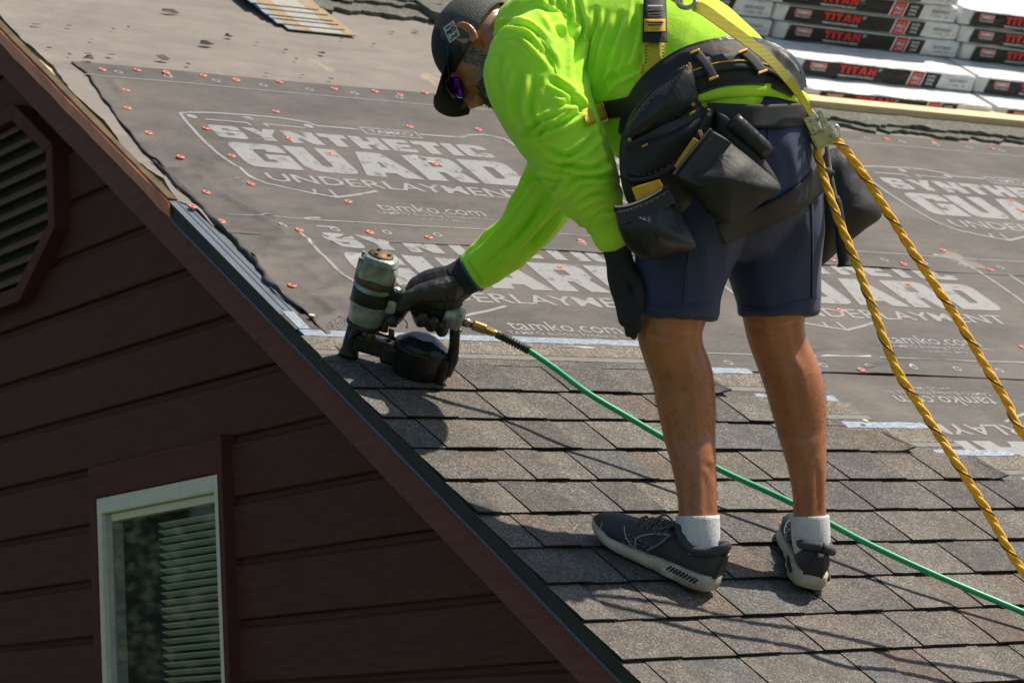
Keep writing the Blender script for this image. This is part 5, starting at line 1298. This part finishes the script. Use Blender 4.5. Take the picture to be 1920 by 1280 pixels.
edging(belt0, .0055, 'webbing_black', .035)
def flatpoly(name, poly, d, mat, th=.003, dfun=None):
    MB().prism([P(x, y, (dfun or dP)(x, y)-d) for x, y in poly], -nz(fw)*th).obj(name, mat, pou, bevel=.001)
flatpoly('yellow_lining', [(1264, 312), (1282, 284), (1300, 258), (1318, 270), (1296, 302), (1278, 326)], .058, 'tan_yellow')
flatpoly('yellow_lining', [(1184, 352), (1212, 344), (1236, 336), (1244, 352), (1218, 368), (1194, 380)], .056, 'tan_yellow')
flatpoly('yellow_lining', [(1168, 386), (1184, 380), (1186, 390), (1170, 394)], .056, 'tan_yellow')
# big front pocket
dB = plane(1360, 340, 5.358, .16, -.05)
pillow('front_pocket', [(1334, 244), (1356, 256), (1378, 274), (1418, 306), (1464, 350), (1440, 372), (1402, 400), (1366, 420), (1330, 402), (1294, 360), (1264, 330), (1296, 292)], dB, .030, .036, 'black_nylon', pou, 80, 4, .006)
edging([(1264, 330), (1294, 292), (1334, 244)], .006, 'webbing_black', .034, 'pocket_rim', dB)
flatpoly('pocket_band', [(1270, 331), (1298, 293), (1335, 247), (1372, 268), (1338, 312), (1312, 350)], .052, 'webbing_black', .002, dB)
flatpoly('bar_tack', [(1308, 246), (1314, 243), (1322, 262), (1316, 265)], .060, 'stitch', .002); flatpoly('bar_tack', [(1290, 118), (1294, 117), (1298, 130), (1294, 131)], .05, 'stitch', .002)
flatpoly('bar_tack', [(1203, 274), (1214, 268), (1215, 271), (1204, 277)], .05, 'stitch', .002); flatpoly('bar_tack', [(1292, 213), (1303, 207), (1304, 210), (1293, 216)], .05, 'stitch', .002)
# small front pocket
dS = plane(1225, 420, 5.352, .14, -.04)
pillow('small_pocket', [(1152, 392), (1178, 388), (1214, 374), (1252, 352), (1264, 368), (1284, 412), (1305, 462), (1270, 476), (1218, 488), (1180, 468), (1160, 430)], dS, .026, .030, 'black_leather', pou, 70, 6, .005)
edging([(1151, 391), (1178, 388), (1214, 374), (1254, 350)], .006, 'webbing_black', .030, 'pocket_rim', dS)
flatpoly('pocket_band', [(1156, 396), (1180, 391), (1216, 377), (1256, 355), (1268, 378), (1226, 402), (1190, 414), (1164, 422)], .046, 'webbing_black', .002, dS)
for a, b, nm in (((1373, 226), (1440, 288), 1),):
    pts = [P(a[0]+(b[0]-a[0])*t, a[1]+(b[1]-a[1])*t, 5.375+.02*t) for t in np.linspace(0, 1, 8)]
    MB().tube(pts, [18/pxpm(5.38)]*7+[15/pxpm(5.38)], 14, 0, .75, fw).obj('tool_sleeve', 'black_leather', pou, smooth=True)
pillow('side_gusset', [(1340, 206), (1366, 220), (1402, 262), (1432, 296), (1462, 348), (1420, 330), (1380, 290), (1346, 250)], plane(1400, 280, 5.405, .12, 0), .015, .012, 'black_nylon', pou, 50, 8)
def dashes(path, d, dfun, n):
    q = spline(path, n*3)
    for i in range(n):
        a, b = q[i*3], q[min(len(q)-1, i*3+1)]; MB().tube([P(*a, dfun(*a)-d), P(*b, dfun(*b)-d)], .0009, 4).obj('stitch_dash', 'stitch_grey', pou)
dashes([(1275, 335), (1300, 300), (1337, 252)], .0555, dB, 12); dashes([(1314, 346), (1340, 310), (1370, 271)], .0555, dB, 12); dashes([(1160, 399), (1182, 394), (1218, 380), (1257, 358)], .0495, dS, 12); dashes([(1166, 418), (1190, 411), (1226, 399), (1265, 379)], .0495, dS, 12)
dashes([(1190, 226), (1228, 180), (1262, 152), (1284, 130)], .052, dP, 14); dashes([(1176, 322), (1212, 328), (1262, 304), (1300, 262)], .046, dP, 14)
for q_ in ((1288, 128), (1300, 196), (1180, 262), (1330, 214)): MB().tube([P(*q_, dP(*q_)-.046), P(*q_, dP(*q_)-.050)], .0042, 10).obj('rivet', 'gun_steel', pou)
# far-side pouch hanging behind the right hip
fp = sub('pouch', P(1590, 400, 5.72), tb); fp['label'] = 'plain black pouch on the far hip behind the ropes'
o = pillow('far_pouch', [(1548, 282), (1584, 278), (1606, 312), (1632, 358), (1654, 402), (1620, 432), (1580, 464), (1540, 497), (1524, 470), (1522, 400), (1526, 330)], plane(1580, 390, 5.76, .15, 0), .05, .03, 'black_nylon', fp, 70, 11, .006)
hm_ = thing('hammer', P(1570, 420, 5.62), 'hammer hanging from the belt beside the far pouch, grip downward', 'hammer')
MB().tube([P(x, y, 5.60) for x, y in spline([(1550, 268), (1554, 310), (1562, 352), (1568, 378)], 12)], .0055, 10).obj('shaft', 'gun_steel', hm_, smooth=True)
MB().tube([P(x, y, 5.60) for x, y in spline([(1566, 368), (1571, 400), (1577, 440), (1580, 470), (1583, 490), (1584, 500)], 20)], list(np.interp(np.linspace(0, 1, 20), [0, .1, .5, .8, .95, 1], [.008, .0115, .013, .0125, .016, .015])), 14).obj('grip', 'gun_rubber', hm_, smooth=True)
# ---------------------------------------------------------------- safety harness
hs = thing('safety_harness', P(1250, 60, 5.4), 'yellow and black webbing harness strapped over the hi-vis shirt', 'harness')
belt('shoulder_strap', [(1232, -40), (1230, 10), (1228, 70), (1222, 110), (1208, 160)], 19, 'webbing_yellow', hs, .004, .003, 24, 5)
belt('label_sleeve', [(1228, -6), (1228, 20), (1228, 50), (1228, 80)], [21, 22, 23, 24], 'black_nylon', hs, .009, .008, 20, 8, arch=.006)
belt('sleeve_label', [(1228, 36), (1228, 60)], 20, 'tan_yellow', hs, .0235, .0015, 8, 5)
for y, w_, mt in ((12, 14, 'patch_white'), (20, 16, 'stitch_grey'), (26, 16, 'stitch_grey'), (31, 15, 'stitch_grey'), (42, 16, 'cap_black'), (47, 13, 'cap_black')):
    belt('label_line', [(1228-w_, y), (1228+w_, y)], 1.2 if mt != 'patch_white' else 2, mt, hs, .0262, .0006, 8, 2)
for sx in (-16, 16): 
    for i in range(9): belt('stitch_dash', [(1227+sx-i*1.6*(i > 5)*.5, 86+i*6), (1227+sx-(i)*1.6*(i > 5)*.5, 89+i*6)], 1.3, 'cap_black', hs, .0085, .0008, 3, 2)
belt('side_strap', [(1095, 222), (1115, 214), (1135, 208)], 16, 'webbing_yellow', hs, .006, .003, 10, 5)
belt('side_strap', [(1128, 208), (1165, 202), (1205, 190)], 17, 'webbing_black', hs, .008, .003, 14, 5)
belt('buckle', [(1122, 213), (1136, 208)], 19, 'zinc_gold', hs, .012, .004, 6, 4)
belt('leg_strap', [(1548, 312), (1528, 346), (1490, 378), (1440, 404), (1390, 424), (1352, 440)], 21, 'webbing_black', hs, .005, .003, 30, 7)
# dorsal D-ring and lanyard strap running to the rope grab
dd = [(1300, 12), (1318, 18), (1352, 42), (1396, 74), (1440, 108), (1478, 150), (1500, 180), (1516, 206), (1524, 222)]
dz = [5.44, 5.43, 5.42, 5.41, 5.415, 5.43, 5.45, 5.48, 5.50]
s = spline([(x, y, d) for (x, y), d in zip(dd, dz)], 46); hwv = np.interp(np.linspace(0, 1, 46), [0, .1, .5, .85, 1], [.010, .0125, .0105, .007, .0055])
rings = []
for i in range(46):
    c = P(*s[i]); t = nz(P(*s[min(45, i+1)])-P(*s[max(0, i-1)])); a = nz(np.cross(t, fw)*.8+fw*.25); b = nz(np.cross(t, a))
    rings.append([c+a*hwv[i]+b*.002, c-a*hwv[i]+b*.002, c-a*hwv[i]-b*.002, c+a*hwv[i]-b*.002])
MB().loft(rings).obj('lanyard_strap', 'webbing_yellow', hs)
pts = [P(1287+17*math.cos(t), 2+13*math.sin(t), 5.43) for t in np.linspace(0, 6.283, 25)]
MB().tube(pts, .0055, 8).obj('d_ring', 'zinc', hs, smooth=True)
pillow('ring_plate', [(1236, -14), (1262, 4), (1282, 14), (1276, -20)], plane(1260, 0, 5.44), .006, .004, 'webbing_yellow', hs, 30, 2)
# ---------------------------------------------------------------- rope grab, ropes
rgp = thing('rope_grab', P(1538, 245, 5.50), 'gold zinc-plated rope grab at the roofer\'s hip joining strap and ropes', 'rope grab')
def gb(name, c, d, ang, sx, sy, sz, mat, bv=.003):
    a = R(ang); X = nz(cr*math.cos(a)-cu*math.sin(a)); Y = nz(cr*math.sin(a)+cu*math.cos(a))
    return MB().box(P(*c, d), (X, Y, fw), (sx/pxpm(d), sy/pxpm(d), sz)).obj(name, mat, rgp, bevel=bv)
gb('body', (1545, 258), 5.505, -28, 25, 17, .016, 'zinc_gold', .006); gb('side_plate', (1523, 234), 5.485, 62, 17, 11, .003, 'zinc_gold', .002); gb('side_plate', (1538, 226), 5.525, 62, 17, 11, .003, 'zinc_gold', .002)
gb('cam_lever', (1531, 240), 5.505, 62, 12, 8, .010, 'zinc', .003)
for q in ((1521, 225), (1537, 221), (1545, 243), (1560, 252), (1526, 243)):
    MB().tube([P(*q, 5.475), P(*q, 5.535)], .0045, 12).obj('rivet', 'zinc', rgp, bevel=.001)
MB().tube([P(x, y, 5.50) for x, y in spline([(1520, 207), (1530, 218), (1535, 232), (1526, 236), (1516, 222), (1520, 207)], 22)], .0035, 8).obj('shackle', 'zinc', rgp, smooth=True)
MB().tube([P(x, y, 5.53) for x, y in spline([(1553, 240), (1568, 236), (1574, 248), (1570, 262), (1560, 266)], 18)], .004, 8).obj('ring', 'zinc', rgp, smooth=True)
def rope(path, label, seed):
    t = thing('safety_rope', path[-1], label, 'rope', 'twisted yellow safety ropes')
    q = spline(path, 600); ds = np.r_[0, np.cumsum(np.linalg.norm(np.diff(q, axis=0), axis=1))]
    T_ = np.gradient(q, axis=0); T_ /= np.linalg.norm(T_, axis=1)[:, None]; A = np.array([nz(np.cross(t_, fw)) for t_ in T_]); B = np.cross(T_, A)
    for k in range(3):
        ph = ds/.098*2*math.pi+k*2*math.pi/3+seed+np.array([.5*noise.noise(Vector((x*6, seed, 0))) for x in ds]); off = .0043*(np.cos(ph)[:, None]*A-np.sin(ph)[:, None]*B)
        MB().tube([a for a in (q+off)], .00505, 8).obj('strand', 'rope_yellow', t, smooth=True)
    ph = ds/.098*2*math.pi+seed+.15+np.array([.5*noise.noise(Vector((x*6, seed, 0))) for x in ds])
    off = .0090*(np.cos(ph)[:, None]*A-np.sin(ph)[:, None]*B); MB().tube([a for a in (q+off)], .0009, 5).obj('tracer_yarn', 'rope_tracer', t)
    ph = ph+.25; off = .0089*(np.cos(ph)[:, None]*A-np.sin(ph)[:, None]*B); MB().tube([a for a in (q+off)], .0008, 5).obj('tracer_yarn', 'rope_tracer', t)
r1px = [(1533, 290), (1600, 480), (1680, 690), (1790, 860), (1915, 1065)]; r1h = [.84, .688, .516, .388, .224]
def uvh3(q, h): u, v = UV(q[0], q[1], h); return W(u, v, h)
g0 = P(1540, 262, 5.505)
p1 = [g0, P(1533, 288, 5.515)]+[uvh3(q, h) for q, h in zip([(1562, 385), (1600, 480), (1640, 588), (1680, 690), (1732, 772), (1790, 862), (1852, 960), (1915, 1066)], [.765, .688, .602, .516, .448, .388, .305, .224])]
p1 += [W(.97, -.22, .10), W(1.12, -.40, .015), W(1.5, -.75, .012), W(2.1, -1.2, .012)]
rope(p1, 'nearer of the two yellow ropes, running from the grab to the lower right', .4)
p2 = [g0+[.012, 0, 0], P(1575, 270, 5.535)]+[uvh3(q, h) for q, h in zip([(1622, 332), (1672, 410), (1722, 488), (1790, 590), (1850, 690), (1890, 757), (1920, 815)], [.815, .752, .690, .604, .525, .474, .432])]
p2 += [W(1.06, -.02, .32), W(1.22, -.24, .16), W(1.42, -.50, .02), W(2.0, -1.0, .012), W(2.6, -1.5, .012)]
rope(p2, 'farther yellow rope, leaving the grab to the right', 1.7)
# ---------------------------------------------------------------- nail gun
GA = en.copy(); GO = W(.072, 1.302, .004); Gd = nz(.80*eu-.60*ev); GS = np.cross(Gd, GA)
G = lambda g, a, s_=0.: GO+Gd*g+GA*(a if a < .085 else .085+(a-.085)*.86)+GS*s_
gun = thing('nail_gun', GO, 'worn grey-green pneumatic coil roofing nailer held against the shingles', 'nail gun')
def gtube(name, pts, rad, mat, seg=24, flat=1.0, sm=True, bv=0): return MB().loft(tube_rings([G(*p_) for p_ in pts], rad, seg, flat, GS)).obj(name, mat, gun, smooth=sm, bevel=bv)
def gbox(name, g0, g1, a0, a1, s0, s1, mat, bv=.004):
    return MB().box(G((g0+g1)/2, (a0+a1)/2, (s0+s1)/2), (Gd, GA, GS), ((g1-g0)/2, (a1-a0)/2, (s1-s0)/2)).obj(name, mat, gun, bevel=bv)
gtube('cylinder', [(.0, .085), (.0, .092), (.0, .15), (.0, .20)], [.036, .040, .043, .0445], 'gun_paint', 32)
gtube('grip_band', [(.0, .146), (.0, .150), (.0, .178), (.0, .182)], [.0445, .0455, .0462, .0455], 'gun_black', 32)
gtube('ring_bead', [(.0, .138), (.0, .141), (.0, .144)], [.0435, .0465, .0445], 'gun_paint', 32); gtube('ring_bead', [(.0, .184), (.0, .187), (.0, .190)], [.0445, .0475, .045], 'gun_paint', 32)
gtube('clamp_band', [(.0, .196), (.0, .199), (.0, .214), (.0, .217)], [.045, .0485, .0485, .0455], 'gun_rust', 32)
def sq_ring(a, r_, n=32, e=.55): return [G(r_*np.sign(math.cos(t))*abs(math.cos(t))**e*.93, a, r_*np.sign(math.sin(t))*abs(math.sin(t))**e*.93) for t in np.linspace(0, 2*math.pi, n, endpoint=False)]
MB().loft([sq_ring(.214, .0455), sq_ring(.222, .0465), sq_ring(.262, .0435), sq_ring(.274, .038), sq_ring(.277, .030)]).obj('head_cap', 'gun_paint', gun, bevel=.002)
for a_ in (-.022, .022): gbox('head_rib', -.047, -.040, .222, .262, a_-.004, a_+.004, 'gun_paint', .001)
for g_ in (-.022, .0, .022): gbox('head_rib', g_-.004, g_+.004, .222, .262, -.047, -.040, 'gun_paint', .001)
gtube('exhaust_plate', [(-.003, .2745), (-.003, .281)], [.030, .028], 'gun_rust', 24)
for a in (.0, 2.1, 4.2): gtube('bolt', [(-.003+.018*math.cos(a), .280, .018*math.sin(a)), (-.003+.018*math.cos(a), .288, .018*math.sin(a))], .0045, 'gun_steel', 6, 1, False)
for a in (.6, 2.6, 4.6): gtube('cap_lug', [(.045*math.cos(a), .216, .045*math.sin(a)), (.043*math.cos(a), .255, .043*math.sin(a))], [.009, .007], 'gun_paint', 12)
gtube('side_rib', [(.030, .095, -.034), (.030, .21, -.036)], .008, 'gun_paint', 12); gtube('side_rib', [(.042, .10, -.006), (.046, .21, -.006)], .010, 'gun_paint', 12)
gtube('base_flange', [(.0, .078), (.0, .086)], [.040, .041], 'gun_black', 28)
for s_ in (-.016, .016): gtube('nose_post', [(-.012, .080, s_), (-.014, .050, s_)], .011, 'gun_black', 14); gtube('nose_post', [(.022, .080, s_), (.022, .052, s_)], .009, 'gun_rust', 14)
gtube('driver_guide', [(-.016, .072), (-.018, .03), (-.016, .006), (-.016, .0)], [.019, .018, .019, .021], 'gun_black', 18)
gtube('contact_foot', [(-.016, .012), (-.016, -.001)], [.021, .0235], 'gun_black', 18)
gbox('feed_housing', -.010, .062, .022, .060, -.024, .024, 'gun_black'); gbox('feed_door', .0, .050, .026, .056, -.030, -.0242, 'gun_rubber', .003); gbox('door_latch', .046, .056, .032, .052, -.036, -.0245, 'gun_steel', .002)
gtube('feed_pawl', [(.008, .062, -.02), (.075, .062, -.02)], .004, 'gun_rust', 8)
gbox('magazine_neck', .055, .105, .012, .058, -.030, .030, 'gun_black', .008)
MC = .138
def mring(a, r_, n=30): return [G(MC+r_*math.cos(t), a, r_*math.sin(t)) for t in np.linspace(0, 2*math.pi, n, endpoint=False)]
MB().loft([mring(-.004, .038), mring(.0, .048), mring(.012, .056), mring(.060, .060), mring(.066, .0625), mring(.071, .0625), mring(.072, .057)]).obj('magazine', 'gun_black', gun, smooth=True)
MB().loft([mring(.0722, .057), mring(.080, .050), mring(.092, .034), mring(.0945, .026), mring(.0945, .001)]).obj('magazine_lid', 'gun_lid', gun, smooth=False)
gbox('magazine_hinge', .190, .208, -.002, .060, -.022, .022, 'gun_black'); 
for i in range(3): gbox('hinge_knuckle', .198, .212, .004+.02*i, .014+.02*i, -.034, -.010, 'gun_black', .002)
gbox('shoe_guide', .13, .19, -.012, -.005, -.05, -.02, 'gun_black', .002); gbox('shoe_guide', .16, .205, -.010, -.005, -.03, .02, 'gun_black', .002)
gtube('rear_strut', [(.208, .02, 0), (.213, .06, 0), (.206, .105, 0), (.198, .150, 0)], [.012, .013, .012, .012], 'gun_black', 14)
gtube('handle', [(.030, .190), (.06, .184), (.10, .179), (.14, .174), (.175, .170)], [.026, .022, .0215, .0215, .022], 'gun_rubber', 20)
gbox('handle_root', .03, .062, .135, .205, -.02, .02, 'gun_paint', .008)
gtube('end_cap', [(.168, .172), (.174, .171), (.206, .166), (.212, .165)], [.024, .0275, .0275, .022], 'gun_paint', 24)
gtube('end_rib', [(.182, .157, -.026), (.194, .171, -.028), (.188, .183, -.022)], .0045, 'gun_paint', 10)
for s_ in (-.018, .018): gtube('cap_screw', [(.209, .149, s_), (.217, .148, s_)], .004, 'gun_steel', 6, 1, False)
gtube('trigger', [(.052, .142), (.066, .128), (.062, .112), (.070, .098)], [.006, .007, .006, .004], 'gun_black', 10)
gtube('trigger_spring', [(.05, .118, -.02), (.075, .122, -.022), (.092, .108, -.02), (.094, .094, -.018)], .0016, 'gun_steel', 6)
gtube('valve_stem', [(.045, .105), (.047, .078)], .009, 'gun_rust', 12); gtube('valve_stem', [(.062, .085, -.01), (.066, .066, -.01)], .007, 'gun_rust', 12)
gtube('inlet_nipple', [(.210, .166), (.222, .165), (.234, .164)], [.009, .011, .008], 'gun_steel', 14)
# ---------------------------------------------------------------- air hose with fittings
hose = thing('air_hose', W(.6, .7, .06), 'bright green air hose running from the nail gun to the right', 'hose')
hp = [G(.234, .164), P(895, 606, 6.0), P(935, 622, 5.965), P(992, 658, 5.93)]
inl = G(.228, .1645); d_in = (inl-CAM) @ fw
def D(uvh): return uvh
hq = [uvh3(q, h) for q, h in zip([(992, 657), (1040, 690), (1100, 735), (1170, 777), (1240, 818), (1350, 880), (1480, 940), (1620, 1015), (1760, 1080), (1918, 1147)], [.140, .128, .115, .100, .088, .072, .066, .056, .047, .036])]
hq += [W(1.25, -.14, .02), W(1.7, -.5, .012), W(2.4, -.8, .012)]
bq = spline([inl, inl+(hq[0]-inl)*.33+np.array([0, 0, .004]), inl+(hq[0]-inl)*.60+np.array([0, 0, .004]), hq[0]], 40)
def seg_(a, b): return [q for q in bq[int(a*39):int(b*39)+1]]
MB().tube(seg_(.0, .10), .0075, 8).obj('coupler_nut', 'gun_steel', hose); MB().tube(seg_(.09, .30), .0118, 16).obj('coupler_sleeve', 'brass', hose, smooth=True)
MB().tube(seg_(.29, .46), .0105, 6).obj('coupler_hex', 'brass', hose); MB().tube(seg_(.45, .52), .0075, 12).obj('hose_barb', 'brass', hose); MB().tube(seg_(.50, .60), .0098, 12).obj('ferrule', 'gun_rust', hose, smooth=True)
q = np.array(spline(seg_(.58, 1.0), 220)); T_ = np.gradient(q, axis=0); T_ /= np.linalg.norm(T_, axis=1)[:, None]; A = np.array([nz(np.cross(t, fw)) for t in T_]); B = np.cross(T_, A); ph = np.linspace(0, 13*2*math.pi, 220)
MB().tube([a for a in q+.0078*(np.cos(ph)[:, None]*A+np.sin(ph)[:, None]*B)], .0024, 6).obj('spring_guard', 'hose_guard', hose, smooth=True)
MB().tube(seg_(.57, 1.0), .0068, 10).obj('guard_core', 'hose_guard', hose, smooth=True)
MB().tube(spline(hq, 160), .0068, 12).obj('tube', 'hose_green', hose, smooth=True)
